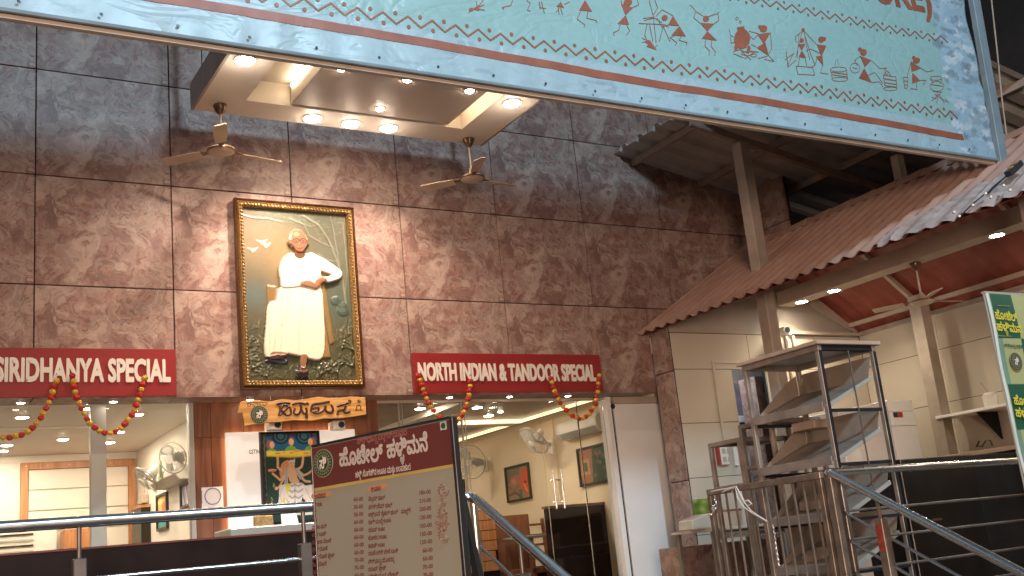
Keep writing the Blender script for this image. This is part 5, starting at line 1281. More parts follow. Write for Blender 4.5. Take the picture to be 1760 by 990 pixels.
for (u, v), lab in (((1388, 519), 'stall beam downlight farthest back, near the beam end'), ((1443, 500), 'second stall beam downlight from the back wall'), ((1714, 404), 'stall beam downlight nearest the green standing banner post')):
    p = px(u, v, 2, 2.751); downlight((10.05, p.y, 2.751), .075, EMR, lab, GS); spot((10.05, p.y, 2.73), (9.9, p.y-.3, 0), 62, 150, .6, (1, .85, .64), .07)
for y in (4.6, 3.4): downlight((10.05, y, 2.751), .075, EMR, 'stall beam downlight beyond the right edge of the photo', GS); spot((10.05, y, 2.73), (9.6, y-.3, 0), 62, 150, .6, (1, .85, .64), .07)
p = px(1574, 460, 0, 10.05)
ceiling_fan((10.05, p.y, 2.75), .42, .55, (236, 352, 115), 'bronze ceiling fan hanging from the stall roof beam', m_fan, m_fanb, bell=True)
# posts
def post(p0, p1, w, label, mat=m_postt, foot=True):
    t = thing('steel_post', label, 'post', p0, 'square steel posts')
    MB().bar(p0, p1, w, w, (0, 1, 0)).build('shaft', mat, t, bevel=.006)
    if foot: MB().box(p0[0]-.12, p0[0]+.12, p0[1]-.12, p0[1]+.12, p0[2]+.001, p0[2]+.014).build('base_plate', m_steeld, t)
    return t
post((8.68, 8.6, ZF), (8.68, 8.6, lz(8.68)-.19), .15, 'pale square post passing up through the tiled roof')
post((11.06, 8.42, ZF), (11.06, 8.42, 2.62), .17, 'cream square post beside the wall shelf under the stall fan')
post((8.72, 5.25, ZF), (8.72, 5.25, 2.86), .20, 'taupe square post behind the green standing banner')
# flashing foot and plastic sheet thrown over the roof corner
sh_ = thing('plastic_sheet', 'crumpled translucent plastic sheet lying over the near roof corner', 'sheet', (8.3, 4.8, 2.7))
vs, fs = [], []; nu, nv = 60, 26
rs = np.random.RandomState(2)
for i in range(nu+1):
    for j in range(nv+1):
        y = 3.0+i*(6.30-3.0)/nu; lim = 1.30-.95*max(0, (y-4.5)/1.8)**.9; s_ = -.03+j*(lim+.03)/nv
        s_ = max(s_, -.03)
        h = tile_h(max(s_, 0), y)*.85+.028+.018*mnoise.noise(Vector((y*5, s_*5, 3)))+.012*mnoise.noise(Vector((y*14, s_*12, 3)))
        drop = Vector((0, 0, -.02)) if s_ < 0 else Vector((0, 0, 0))
        vs.append(tuple(Vector((EX, y, EZ))+Vector((1, 0, SL)).normalized()*s_+nrm*h+drop))
for i in range(nu):
    for j in range(nv): a = i*(nv+1)+j; fs.append((a, a+1, a+nv+2, a+nv+1))
K = len(vs); vs2 = vs+[tuple(Vector(v)-nrm*.003) for v in vs]; fs2 = fs+[tuple(K+i for i in f[::-1]) for f in fs]
MB().add(vs2, fs2).build('sheet_film', m_sheet, sh_, fix=False, smooth=True)
def on_roof(u, v, h=.08):
    return px_plane(u, v, Vector((EX, 0, EZ))+nrm*h, nrm)
t = thing('light_wire', 'tangled thin light string lying on the plastic-covered roof', 'wire', on_roof(1690, 330))
MB().tube([on_roof(u, v, .09) for u, v in ((1733, 300), (1726, 306), (1712, 318), (1700, 332), (1694, 335), (1706, 322), (1722, 309), (1710, 322), (1692, 334), (1672, 350), (1650, 372), (1640, 382))], .006, 5).build('cable', m_wire, t)
bl = MB()
for u, v in ((1693, 334), (1671, 354), (1639, 366), (1648, 373), (1724, 320), (1735, 328), (1702, 340)): bl.tube([on_roof(u, v, .10), on_roof(u+1.5, v-2, .13)], .010, 6)
bl.build('lamp_tip', m_plast, t)
t = thing('terminal_box', 'small black connector block with yellow and red markings on the roof', 'box', on_roof(1740, 290))
a, b = on_roof(1733, 299, .13), on_roof(1752, 281, .13); MB().bar(a, b, .07, .05, nrm).build('case', m_plastd, t, bevel=.004)
for k, mt in ((.35, m_menuy), (.6, m_print), (.8, m_menuy)): q = a+(b-a)*k; MB().bar(q-(b-a)*.05+nrm*.028, q+(b-a)*.05+nrm*.028, .045, .006, nrm).build('marking', mt, t)

# ------------------------------------------------------------------ stall walls (large cream tiles)
YW, XW = 9.67, 11.36
st = thing('stall_wall', 'cream tiled back wall of the open stall with doorway', 'wall', (9.7, YW, ZF))
ox0, ox1, oz1 = 9.02, 9.56, 1.93   # doorway
zs = [ZF, .04, .68, 1.31, 1.95, 2.39]
for i in range(len(zs)-1):
    z0, z1 = zs[i], zs[i+1]; xa = [8.125, 9.015] if z0 < 1.9 else [8.125, 9.34]
    MB().box(xa[0]+.003, xa[1]-.003, YW, YW+.02, z0+.003, z1-.003).build('wall_tile', m_cream, st, bevel=.002, at=(xa[0], YW, z0))
    for x0, x1 in (([9.565, 10.5], [10.5, XW]) if z0 < 1.9 else ([9.34, 10.5], [10.5, XW])):
        MB().box(x0+.003, x1-.003, YW, YW+.02, z0+.003, z1-.003).build('wall_tile', m_cream, st, bevel=.002, at=(x0, YW, z0))
MB().box(8.145, 9.01, YW+.021, YW+.06, ZF, 2.42).box(9.57, XW, YW+.021, YW+.06, ZF, 2.42).box(9.01, 9.57, YW+.021, YW+.06, oz1+.03, 2.42).build('backing', m_joint, st)
MB().prism([(8.125, YW+.002, 2.395), (XW, YW+.002, 2.395), (XW, YW+.002, 2.43), (RXX, YW+.002, RZ-.03), (8.125, YW+.002, EZ+.1)], (0, .018, 0)).build('gable_board', m_gtri, st)
MB().box(9.95, XW, YW-.05, YW-.001, 2.40, 2.44).build('wall_trim', m_beam, st); MB().box(8.71, 8.75, YW-.012, YW-.001, 1.0, 2.05).box(8.751, 9.6, YW-.012, YW-.001, 2.02, 2.05).build('door_trim', m_cream, st, bevel=.003)
MB().prism([(RXX+.62, YW-.03, RZ-SR*.62-.05), (XW-.02, YW-.03, 2.46), (XW-.1, YW-.03, 2.44), (RXX+.75, YW-.03, RZ-SR*.75-.26)], (0, .02, 0)).build('diagonal_flashing', m_postt, st)
# through the doorway: lit yard wall with purple stone band
yd = thing('back_yard_wall', 'cool lit wall with purple stone band seen through the stall doorway', 'wall', (9.8, 11.2, ZF))
MB().box(9.3, 12.0, 11.2, 11.25, ZF, 1.38).build('white_panel', m_whp, yd); MB().box(9.3, 12.0, 11.2, 11.25, 1.60, 2.05).build('stone_band', M('purple_stone', (.30, .25, .30), .4, var=.3, vs=5), yd); MB().box(9.3, 12.0, 11.19, 11.25, 1.50, 1.599).build('ledge', m_whp, yd); MB().box(9.3, 12, 11.2, 11.3, 2.051, 2.4).build('upper_panel', m_gtri, yd)
MB().box(9.3, 12.0, 11.1, 11.189, 1.40, 1.495).build('shutter_roll', m_plastd, yd)
MB().box(9.0, 12.1, YW+.1, 11.4, 2.41, 2.45).build('yard_ceiling', m_dark, yd)
MB().box(8.99, 9.01, YW+.07, 11.3, ZF, 2.4).build('yard_side', m_whp, yd)
yl = thing('tube_lamp', 'cool white tube lamp inside the passage behind the stall doorway', 'lamp', (9.5, 10.6, 2.38))
MB().tube([(9.2, 10.4, 2.385), (9.9, 10.4, 2.385)], .014, 8).build('tube', EM('tube_cool', (.75, .88, 1), 220), yl); MB().box(9.15, 9.95, 10.38, 10.42, 2.400, 2.409).build('batten', m_plast, yl)
pc = thing('stone_column', 'pinkish stone-clad column at right edge of the stall doorway', 'column', (9.7, 10.3, ZF))
cl0, cl1 = px(1303, 690, 1, 10.0).x, px(1326, 690, 1, 10.0).x
for z0, z1 in ((ZF, .66), (.66, 1.93)): MB().box(cl0, cl1, 10.0, 10.03, z0+.004, z1-.004).build('panel', STONE, pc, bevel=.002, at=(cl0, 10, z0)); MB().box(cl0, cl0+.03, 10.031, 10.3, z0+.004, z1-.004).build('panel', STONE, pc, bevel=.002, at=(cl0, 10, z0))
rw = thing('stall_side_wall', 'cream tiled side wall of the stall running toward the street', 'wall', (XW, 6, ZF))
zs = [ZF, .04, .68, 1.315, 1.965, 2.42]; yy = [9.67, 8.47, 7.27, 6.07, 4.87, 3.67, 2.6]
for i in range(len(zs)-1):
    for j in range(len(yy)-1):
        MB().box(XW, XW+.02, yy[j+1]+.003, yy[j]-.003, zs[i]+.003, zs[i+1]-.003).build('wall_tile', m_cream, rw, bevel=.002, at=(XW, yy[j], zs[i]))
MB().box(XW+.021, XW+.06, 2.6, 9.7, ZF, 2.42).build('backing', m_joint, rw); MB().box(XW-.03, XW-.001, 2.6, 9.66, 2.40, 2.45).build('top_channel', m_purl, rw)

# ------------------------------------------------------------------ stainless handrails at the platform edge
YR, ZR = 5.0, .333
sd = Vector((0, -1.048, -.581)).normalized()
hr = thing('stair_handrail', 'long polished steel handrail on left that bends down the stairs', 'handrail', (0, YR, ZF))
XC = px(812, 853, 1, YR).x
def bend(P, r, n=6):
    out = [Vector(P[0])]
    for i in range(1, len(P)-1):
        a, b, c = Vector(P[i-1]), Vector(P[i]), Vector(P[i+1]); u, w = (a-b).normalized(), (c-b).normalized()
        for k in range(n+1): t = k/n; p0, p2 = b+u*r, b+w*r; out.append(p0*(1-t)**2+b*2*t*(1-t)+p2*t*t)
    out.append(Vector(P[-1])); return out
c0 = Vector((XC, YR, ZR))
MB().tube(bend([(-3.2, YR, ZR), c0, c0+sd*2.4], .07), .0255, 16).build('top_rail', m_chrome, hr, smooth=True)
c1_ = Vector((XC, YR, .095)); MB().tube(bend([(px(785, 932, 1, YR).x-.9, YR, .095), c1_, c1_+sd*2.3], .04), .0095, 10).build('lower_rod', m_chrome, hr, smooth=True)
MB().tube([(-3.2, YR, .092), (1.87, YR, .092)], .0095, 10).build('lower_rod', m_chrome, hr, smooth=True)
MB().tube([(-3.2, YR, -.15), (1.87, YR, -.15)], .0095, 10).build('lower_rod', m_chrome, hr, smooth=True)
c2_ = Vector((XC, YR, -.15)); MB().tube([c2_, c2_+sd*2.2], .0095, 10).build('lower_rod', m_chrome, hr, smooth=True)
def stanchion(x, y, ztop, zs, base, par, w=.062, mat=m_steeld):
    MB().tube([(x, y, ztop), (x, y, zs-.002)], .010, 10).build('rod', mat, par, smooth=True)
    MB().box(x-w/2, x+w/2, y-w/2, y+w/2, base+.001, zs).build('sleeve', mat, par, bevel=.004)
for u, zt in ((136, .18), (523, .165), (-160, .18)): stanchion(px(u, 930, 1, YR).x, YR, ZR-.02, zt, ZF, hr, .055)
MB().tube([(XC-.005, YR-.012, ZR-.02), (XC-.005, YR-.012, ZF)], .022, 12).build('newel_post', m_chrome, hr, smooth=True)
MB().tube([(XC-.10, YR+.03, ZR-.04), (XC-.10, YR+.03, ZF)], .018, 10).build('newel_post', m_steeld, hr, smooth=True)
q = px(890, 900, 0, XC); k_ = (q.y-YR)/sd.y; zt = ZR+sd.z*k_; stanchion(XC, q.y, zt-.02, zt-.17, ZG, hr, .062)

XG = 5.37
r2_ = thing('landing_handrail', 'polished steel stair rail on right with red-striped post and cross rods', 'handrail', (XG, YR, ZF))
g0 = Vector((XG, YR, ZR))
MB().tube([g0+Vector((-.0, 0, 0)), g0+sd*2.6], .0262, 16).build('sloping_rail', m_chrome, r2_, smooth=True)
MB().tube([g0, (9.4, YR, ZR-.015)], .0255, 16).build('top_rail', m_chrome, r2_, smooth=True)
MB().lathe(g0, [(.012, -.03), (.028, -.012), (.030, 0), (.026, .016), (.01, .027)], 16).build('corner_cap', m_chrome, r2_, smooth=True)
for z in (.08, -.10, -.29, -.46): 
    MB().tube([(XG+.07, YR+.012, z), (9.4, YR+.012, z-.003)], .009, 8).build('cross_rod', m_steeld, r2_, smooth=True)
for z in (.075, -.10, -.30): a = Vector((XG+.055, YR-.012, z)); MB().tube([a, a+sd*2.3], .010, 8).build('sloping_rod', m_chrome, r2_, smooth=True)
MB().box(XG-.03, XG+.022, YR-.026, YR+.026, ZF+.001, ZR-.03).build('corner_post', m_gate, r2_, bevel=.004)
MB().box(XG+.062, XG+.10, YR-.02, YR+.02, ZF+.001, ZR-.03).build('inner_post', m_steeld, r2_, bevel=.004)
q = px(1515, 900, 0, XG+.03); k_ = (q.y-YR)/sd.y; zt = ZR+sd.z*k_
MB().tube([(XG+.03, q.y, zt-.02), (XG+.03, q.y, zt-.14)], .010, 8).build('rod', m_gate, r2_); MB().box(XG, XG+.062, q.y-.03, q.y+.03, ZG+.001, zt-.142).build('sleeve', m_gate, r2_, bevel=.004)
MB().box(XG-.0025, XG-.0005, q.y-.022, q.y+.022, zt-.34, zt-.18).build('red_tape', M('tape_red', (.42, .05, .03), .5, var=.3, vs=30), r2_)

# dark boarding behind the left rail
db = thing('dark_boarding', 'low dark brown boarding behind the left handrail', 'partition', (0, 5.6, ZF)); z = .252
x1_ = px(560, 905, 1, 5.6).x+.35
MB().box(-3.5, x1_, 5.6, 5.64, ZF, z-.012).build('board', m_dkbrown, db); MB().box(-3.5, x1_, 5.595, 5.645, z-.011, z).build('top_trim', M('trim_reddish', (.16, .045, .03), .4), db, bevel=.002)

# ------------------------------------------------------------------ menu board on legs
mo = px(537, 768, 1, 4.0); hv = Vector((.355, -.935, 0)).normalized()
mf = Frame(mo, hv, (0, 0, 1)); MW_ = mf.px(775, 718)[0]; HH = 1.55
mn = thing('menu_board', 'tall red and cream Kannada menu board in black frame at the stair foot', 'menu board', (mo.x, mo.y, ZG))
def mbox(a0, a1, b0, b1, n0, n1, name, mat, lab=None, bevel=0):
    mb = MB(); P = [mf.p(a, b, n) for n in (n0, n1) for a, b in ((a0, b0), (a1, b0), (a1, b1), (a0, b1))]
    mb.add(P, [(3,2,1,0),(4,5,6,7),(0,1,5,4),(1,2,6,5),(2,3,7,6),(3,0,4,7)]); return mb.build(name, mat, mn, bevel=bevel)
mbox(0, MW_-.006, -HH, -.004, -.02, 0, 'cream_sheet', m_menu)
hb = mf.px(537, 838)[1]; hb2 = mf.px(775, 800)[1]; hb = (hb+hb2)/2
mbox(.001, MW_-.008, hb, -.006, .0005, .002, 'red_header', m_menur)
mbox(.001, MW_-.008, hb-.012, hb-.001, .0005, .0022, 'yellow_line', m_menuy)
mbox(MW_-.005, MW_+.010, -HH-.01, .004, -.022, .006, 'frame_side', m_plastd, bevel=.002)
mbox(-.006, -.001, -HH-.01, .002, -.03, .006, 'frame_side', m_steeld, bevel=.001); mbox(0, MW_-.006, 0, .006, -.03, .006, 'frame_top', m_plastd); mbox(0, MW_, -HH-.02, -HH-.001, -.03, .006, 'frame_foot', m_plastd)
for a in (.02, MW_-.02): 
    for n in (-.032, -.42):
        p0 = mf.p(a, -.25, -.035); p1 = mf.p(a, 0, n); p1.z = ZG+.005; MB().bar(p0, p1, .025, .025).build('leg', m_plastd, mn)
def z8(x, y): return mf.px(520+x/3.536, 710+y/3.536)
logo_c = z8(130, 305); logo(mf, logo_c, abs(z8(190, 305)[0]-z8(70, 305)[0])/2, mn, .003, asp=.97)
m_hd = M('title_pale', (.50, .44, .39), .55, var=.06, vs=20)
text(mf, 'ಹೊಟೇಲ್', z8(232, 322), z8(494, 286), .082, n0=.003, depth=.001, bold=.035).build('title_lettering', m_hd, mn)
text(mf, 'ಹಳ್ಳಿಮನೆ', z8(522, 272), z8(768, 226), .082, n0=.003, depth=.001, bold=.035).build('title_lettering', m_hd, mn)
m_hdd = M('header_dim_letter', (.34, .13, .11), .6)
text(mf, 'ಸಿರಿಧಾನ್ಯ ದರ್ಶಿನಿಯವರ', z8(338, 190), z8(640, 132), .032, n0=.003, depth=.001, bold=.02).build('small_lettering', m_hdd, mn)
text(mf, 'ಹಳ್ಳಿ ಸೊಗಡಿನ ಊಟ ಮತ್ತು ಉಪಹಾರ', z8(327, 392), z8(662, 344), .030, n0=.003, depth=.001, bold=.02).build('small_lettering', m_txtl, mn)
def pill(x0, y0, x1, y1, s):
    a0, b0 = z8(x0, y1); a1, b1 = z8(x1, y0); h = (b1-b0)/2; cy = (b0+b1)/2; P = []
    h = min(abs(h), .03)
    for cx, st_ in ((a1-h, -90), (a0+h, 90)):
        for k in range(9): an = math.radians(st_+k*22.5); P.append(mf.p(cx+h*math.cos(an), cy+h*math.sin(an), .001))
    MB().prism(P, mf.N*.0012).build('heading_pill', m_pill, mn)
    text(mf, s, (a0+.018, cy-.012), (a1-.03, cy-.012+.0), .026, n0=.0026, depth=.0005, bold=.02).build('heading_lettering', m_menur, mn)
pill(400, 425, 512, 478, 'ಊಟ'); pill(56, 470, 175, 522, 'ಉಪಹಾರ')
rows = [('ವೆಲ್‌ಕಮ್ ಥಾಲಿ', 503, '180-00'), ('ಮಿನಿಯೆಮ್ ಥಾಲಿ', 548, '210-00'), ('ಹಳ್ಳಿಮನೆ ಸ್ಪೆಷಲ್ ಥಾಲಿ - ಮಜ್ಜಿಗೆ', 660, '250-00'), ('ರಾಗಿ ಮುದ್ದೆ ಊಟ', 540, '120-00'), ('ರವಾಣಿ ಊಟ', 502, '150-00'), ('ಜೋಳದ ಊಟ', 514, '150-00'), ('ಚಪಾತಿ ಊಟ', 502, '120-00'), ('ನವಣೆ ಬಿಸಿ ಬೇಳೆ ಬಾತ್', 584, '60-00'), ('ಸಿರಿಧಾನ್ಯ ಮೊಸರನ್ನ', 560, '60-00'), ('ರವಾಣಿ ಪ್ಲೇಟ್', 510, '70-00'), ('ಸಿರಿಧಾನ್ಯ ಪ್ಲೇಟ್', 586, '70-00'), ('ಮುದ್ದೆ ಪ್ಲೇಟ್', 540, '60-00')]
rows = [(r[0].replace('\u200c', ''), r[1], r[2]) for r in rows]
yb_ = [534, 584, 630, 676, 724, 772, 820, 866, 916, 962, 1008, 1056]; yp = [496, 546, 596, 647, 698, 748, 797, 848, 898, 948, 998, 1048]
def slopey(x0, x1): return -(x1-x0)*.052
for (s, xe, pr), y, y2 in zip(rows, yb_, yp):
    text(mf, s, z8(402, y), z8(xe, y-(xe-402)*.105), .0205, n0=.0005, depth=.0008, bold=.03).build('menu_line', m_txt, mn)
    x0 = 712 if len(pr) == 6 else 726
    text(mf, pr, z8(x0+ (y2-496)*.02, y2), z8(782+(y2-496)*.03, y2-8), .0195, n0=.0005, depth=.0008, bold=.028).build('price', m_txt, mn)
lp = ['60-00', '30-00', '50-00', '60-00', '60-00', '60-00', '60-00', '60-00', '70-00', '70-00', '60-00', '60-00']
for k, s in enumerate(lp):
    y = 536+k*46.2; text(mf, s, z8(313+k*.6, y), z8(370+k*.6, y-5), .0195, n0=.0005, depth=.0008, bold=.028).build('price', m_txt, mn)
ln = [('ಇಡ್ಲಿ ವಡಾ', 120), ('ಇಡ್ಲಿ', 84), ('ವಡಾ', 90), ('ಮಸಾಲ ಪುರಿ', 148), ('ಖಾರ ಬಾತ್', 146), ('ಮಸಾಲಾ ದೋಸೆ', 176), ('ಪ್ಲೇನ್ ದೋಸೆ', 154), ('ಖಾಲಿ ದೋಸೆ ಪ್ಲೇಟ್', 196), ('ಸೆಟ್ ದೋಸೆ', 148), ('ಉಪ್ಪಿಟ್ಟು', 98), ('ರವಾ ದೋಸೆ', 150), ('ಪೂರಿ ಸಾಗು', 150)]
for k, (s, xe) in enumerate(ln):
    y = 570+k*45.5; text(mf, s, z8(60, y), z8(xe, y-(xe-60)*.105), .0205, n0=.0005, depth=.0008, bold=.03).build('menu_line', m_txt, mn)
# small certificate mark and ornament
a0, b0 = z8(842, 106); a1, b1 = z8(876, 48); mbox(a0, a1, b0, b1, .0025, .0035, 'mark_square', M('mark_pale', (.40, .50, .44), .5))
cc_ = ((a0+a1)/2, (b0+b1)/2); MB().prism([mf.p(cc_[0]+.011*math.cos(k*.5236), cc_[1]+.011*math.sin(k*.5236), .0036) for k in range(12)], mf.N*.0005).build('mark_dot', m_green, mn)
m_orn = M('ornament_faded', (.27, .17, .125), .6); orn = MB()
def opath(P, w=.0028):
    pts = [mf.p(*z8(*p), .0012) for p in P]; orn.tube(pts, w, 3, False)
for c, r in (((862, 470), 30), ((852, 540), 24), ((868, 600), 16), ((850, 650), 26), ((856, 700), 18), ((862, 760), 26)):
    opath([(c[0]+r*(1-k/22)*math.cos(k*.62), c[1]+r*(1-k/22)*1.3*math.sin(k*.62)) for k in range(20)])
for k in range(22): y = 430+k*17; opath([(850-10*math.sin(k*.8), y), (838-16*math.sin(k*.8), y+7), (846-8*math.sin(k*.8), y+14)])
for k in range(8): an = k*.785; opath([(852, 668), (852+34*math.cos(an-.2), 668+46*math.sin(an-.2)), (852+44*math.cos(an), 668+58*math.sin(an)), (852+34*math.cos(an+.2), 668+46*math.sin(an+.2)), (852, 668)])
orn.build('printed_ornament', m_orn, mn)

# ------------------------------------------------------------------ steel gate with bars, chain and tied cloth
gt = thing('steel_gate', 'rusty-brown steel bar gate standing open beside the right stair rail', 'gate', (XG, 5.6, ZF))
gy0, gy1, gz = 5.07, 6.20, .345
MB().box(XG-.02, XG+.02, gy0, gy1, gz-.045, gz).build('top_bar', m_gate, gt, bevel=.004); MB().box(XG-.02, XG+.02, gy0, gy1, ZF+.05, ZF+.09).build('bottom_bar', m_gate, gt, bevel=.004)
for y in (gy0+.02, gy1-.02): MB().box(XG-.019, XG+.019, y-.02, y+.02, ZF+.091, gz-.046).build('stile', m_gate, gt, bevel=.003)
MB().box(XG-.017, XG+.017, 5.62, 5.66, ZF+.091, gz-.046).build('stile', m_gate, gt, bevel=.003)
for y in [5.155+k*.093 for k in range(5)]+[5.735+k*.092 for k in range(5)]:
    MB().tube([(XG, y, gz-.046), (XG, y, ZF+.091)], .0085, 8).build('bar', m_gate, gt, smooth=True)
def g5(u, v, x=XG-.03): return px(u, v, 0, x)
t = thing('gate_latch', 'shiny steel padlock and latch on the far end of the bar gate', 'latch', g5(1228, 865))
MB().lathe(g5(1228, 874), [(.02, -.012), (.026, -.006), (.026, .006), (.02, .012)], 14, 'x').build('padlock_body', m_chrome, t, smooth=True); MB().lathe(g5(1222, 884), [(.004, -.014), (.014, -.008), (.016, 0), (.012, .01), (.003, .014)], 12).build('knob', m_chrome, t, smooth=True)
p = g5(1228, 866); MB().tube([p+Vector((0, math.cos(k*.35)*.022, math.sin(k*.35)*.03)) for k in range(10)], .004, 6).build('shackle', m_chrome, t, smooth=True)
t = thing('tied_cloth', 'pale plastic strips twisted and tied over the gate bars', 'cloth', g5(1270, 850))
for P in (((1265, 836), (1272, 848), (1280, 864), (1291, 878), (1305, 888), (1318, 896)), ((1264, 838), (1268, 856), (1279, 872), (1296, 884), (1312, 892)), ((1278, 862), (1286, 860), (1292, 866), (1284, 870)), ((1241, 846), (1250, 842), (1262, 838), (1258, 845)), ((1222, 845), (1236, 842), (1250, 840), (1266, 836))):
    MB().tube([g5(u, v) for u, v in P], [.004+.003*math.sin(k*2.1)**2 for k in range(len(P))], 6).build('strip', m_plast, t, smooth=True)
t = thing('hanging_chain', 'thin steel chain hanging straight down inside the gate', 'chain', g5(1330, 902, XG+.05))
for k in range(16):
    c = px(1329, 902, 0, XG+.05)+Vector((0, 0, -k*.018)); d_ = Vector((1, 0, 0)) if k % 2 else Vector((0, 1, 0))
    MB().tube([c+d_*.005*math.cos(a)+Vector((0, 0, .012*math.sin(a))) for a in np.linspace(0, 6.283, 9)], .0018, 4, False).build('link', m_chrome, t)
MB().tube([g5(1318, 896), g5(1324, 899, XG+.03), px(1329, 902, 0, XG+.05)], .0025, 5).build('wire', m_wiret, t)

# ------------------------------------------------------------------ display rack with tilted trays
rk = thing('display_rack', 'tall steel display rack with plank top and tilted trays behind the gate', 'rack', (6.3, 5.9, ZF))
kx0, kx1, ky0, ky1, kz = 5.98, 6.60, 5.48, 6.30, 1.30; w = .036
MB().box(kx0-.03, kx1+.03, ky0-.03, ky1+.03, kz-.008, kz+.022).build('plank_top', m_plank, rk, bevel=.004)
for a, b in (((kx0+.02, ky0), (kx0+.02, ky1)), ((kx1-.02, ky0), (kx1-.02, ky1))): MB().box(a[0]-w/2, a[0]+w/2, a[1], b[1], kz-.05, kz-.009).build('top_rail', m_rack, rk, bevel=.003)
for y in (ky0+.02, ky1-.02): MB().box(kx0+.041, kx1-.041, y-w/2, y+w/2, kz-.049, kz-.010).build('top_rail', m_rackd if y < 5.6 else m_rack, rk, bevel=.003)  # front rail gets the shaded copy of the steel
MB().box(kx0+.041, kx1-.041, ky0+.041, ky1-.041, kz-.014, kz-.0085).build('underside_board', m_alu, rk)
for x in (kx0+.02, kx1-.02):
    for y in (ky0+.02, ky1-.02):
        MB().box(x-w/2, x+w/2, y-w/2, y+w/2, ZF+.001, kz-.051).build('leg', m_rack, rk, bevel=.003)
        if y < 5.6: MB().box(x-w/2+.003, x+w/2-.003, y-w/2-.002, y-w/2-.0005, ZF+.002, kz-.052).build('leg_shade_face', m_rackd, rk)  # thin near-black sheet paints shade on the front side of the leg
for zl in (.83, .44, .05, -.31):
    zh = zl+.215; x0, x1 = kx0+.005, kx1-.09
    MB().prism([(x0, ky0+.045, zl+.012), (x1, ky0+.045, zh), (x1, ky1-.045, zh), (x0, ky1-.045, zl+.012)], (0, 0, -.006)).build('tray_sheet', m_shelf, rk)
    MB().box(x0-.012, x0, ky0+.042, ky1-.042, zl-.02, zl+.045).build('tray_lip', m_rack, rk, bevel=.002)
    MB().bar((x0, ky0+.02, zl+.005), (x1, ky0+.02, zh+.0), .022, .03).build('tray_rail', m_alu, rk, bevel=.002); MB().bar((x0, ky1-.02, zl+.005), (x1, ky1-.02, zh), .022, .03).build('tray_rail', m_rack, rk, bevel=.002)
    MB().prism([(x0+.01, ky1-.052, zl+.02), (x1, ky1-.052, zh+.004), (x1, ky1-.052, zh+.16), (x1-.12, ky1-.052, zh+.10)], (0, .004, 0)).build('end_guard', m_shelf, rk)
    MB().prism([(x1-.002, ky0+.045, zh), (x1-.002, ky1-.06, zh), (x1+.06, ky1-.06, zh+.17), (x1+.06, ky0+.045, zh+.17)], (.004, 0, 0)).build('back_guard', m_shelf, rk)
    MB().box(kx0+.042, kx1-.042, ky0+.005, ky0+.025, zl-.035, zl-.012).build('shelf_bar', m_rackd, rk); MB().box(kx0+.042, kx1-.042, ky1-.03, ky1-.01, zl-.035, zl-.012).build('shelf_bar', m_rackd, rk)
MB().tube([(6.285, ky0-.006, kz-.05), (6.30, ky0-.006, -.45)], .006, 8).build('front_rod', m_steeld, rk)
t = thing('food_box', 'shallow tan box resting in the upper tray gap of the rack', 'box', px(1385, 722, 0, 6.3)); p = px(1386, 722, 0, 6.3)
MB().box(6.25, 6.42, p.y-.12, p.y+.12, .735, .80).build('carton', m_plank, t, bevel=.004)

# second, lower rack behind
r3 = thing('step_rack', 'two-height grey-brown steel rack behind the display rack', 'rack', (6.5, 7, ZF)); X3 = 6.40
def q3(u, v): return px(u, v, 0, X3)
ya, yb2, zt = q3(1220, 757).y, q3(1278, 745).y, .83
def rackframe(x0, x1, y0, y1, zt, shelves, par):
    for x in (x0, x1):
        for y in (y0, y1): MB().box(x-.018, x+.018, y-.018, y+.018, ZF+.001, zt-.037).build('leg', m_rack, par, bevel=.002)
        MB().box(x-.018, x+.018, y0-.018, y1+.018, zt-.036, zt).build('rail', m_rack, par, bevel=.002)
        for z in shelves: MB().box(x-.015, x+.015, y0+.019, y1-.019, z-.03, z).build('rail', m_rack, par)
    for y in (y0, y1):
        MB().box(x0+.019, x1-.019, y-.018, y+.018, zt-.035, zt-.001).build('rail', m_rack, par)
        for z in shelves: MB().box(x0+.019, x1-.019, y-.015, y+.015, z-.029, z-.001).build('rail', m_rack, par)
    for z in [zt]+list(shelves): MB().box(x0+.019, x1-.019, y0+.019, y1-.019, z-.012, z-.004).build('shelf_sheet', m_shelf, par)
rackframe(6.40, 6.95, 6.90, 7.27, .80, (.42, .02), r3)
rackframe(6.40, 6.95, 6.50, 6.86, .90, (.55, .12), r3)
t = thing('orange_bag', 'crumpled orange packet lying on top of the step rack', 'packet', (6.6, 6.7, .9))
m = MB(); m.lathe((6.62, 6.72, .902), [(.09, 0), (.115, .02), (.10, .05), (.05, .07), (.01, .072)], 14); o = m.build('packet', m_print, t, smooth=True)
t = thing('switch_board', 'white electric switch panel with red side on stall wall behind the rack', 'switch panel', (8.8, YW, .95))
a, b = px(1236, 764, 1, YW-.05), px(1255, 798, 1, YW-.05); MB().box(a.x, b.x, YW-.05, YW-.001, b.z, a.z).build('panel', m_plast, t, bevel=.004)
for i in range(2):
    for j in range(3): MB().box(a.x+.03+i*.075, a.x+.08+i*.075, YW-.056, YW-.051, b.z+.03+j*.10, b.z+.09+j*.10).build('switch', m_alu, t, bevel=.002)
MB().box(a.x-.03, a.x-.002, YW-.05, YW-.001, b.z, a.z).build('red_side', M('fuse_red', (.35, .04, .02), .5), t); a, b = px(1259, 764, 1, YW-.03), px(1271, 800, 1, YW-.03)
MB().box(a.x, b.x, YW-.03, YW-.001, b.z, a.z).build('side_panel', m_plast, t, bevel=.003)

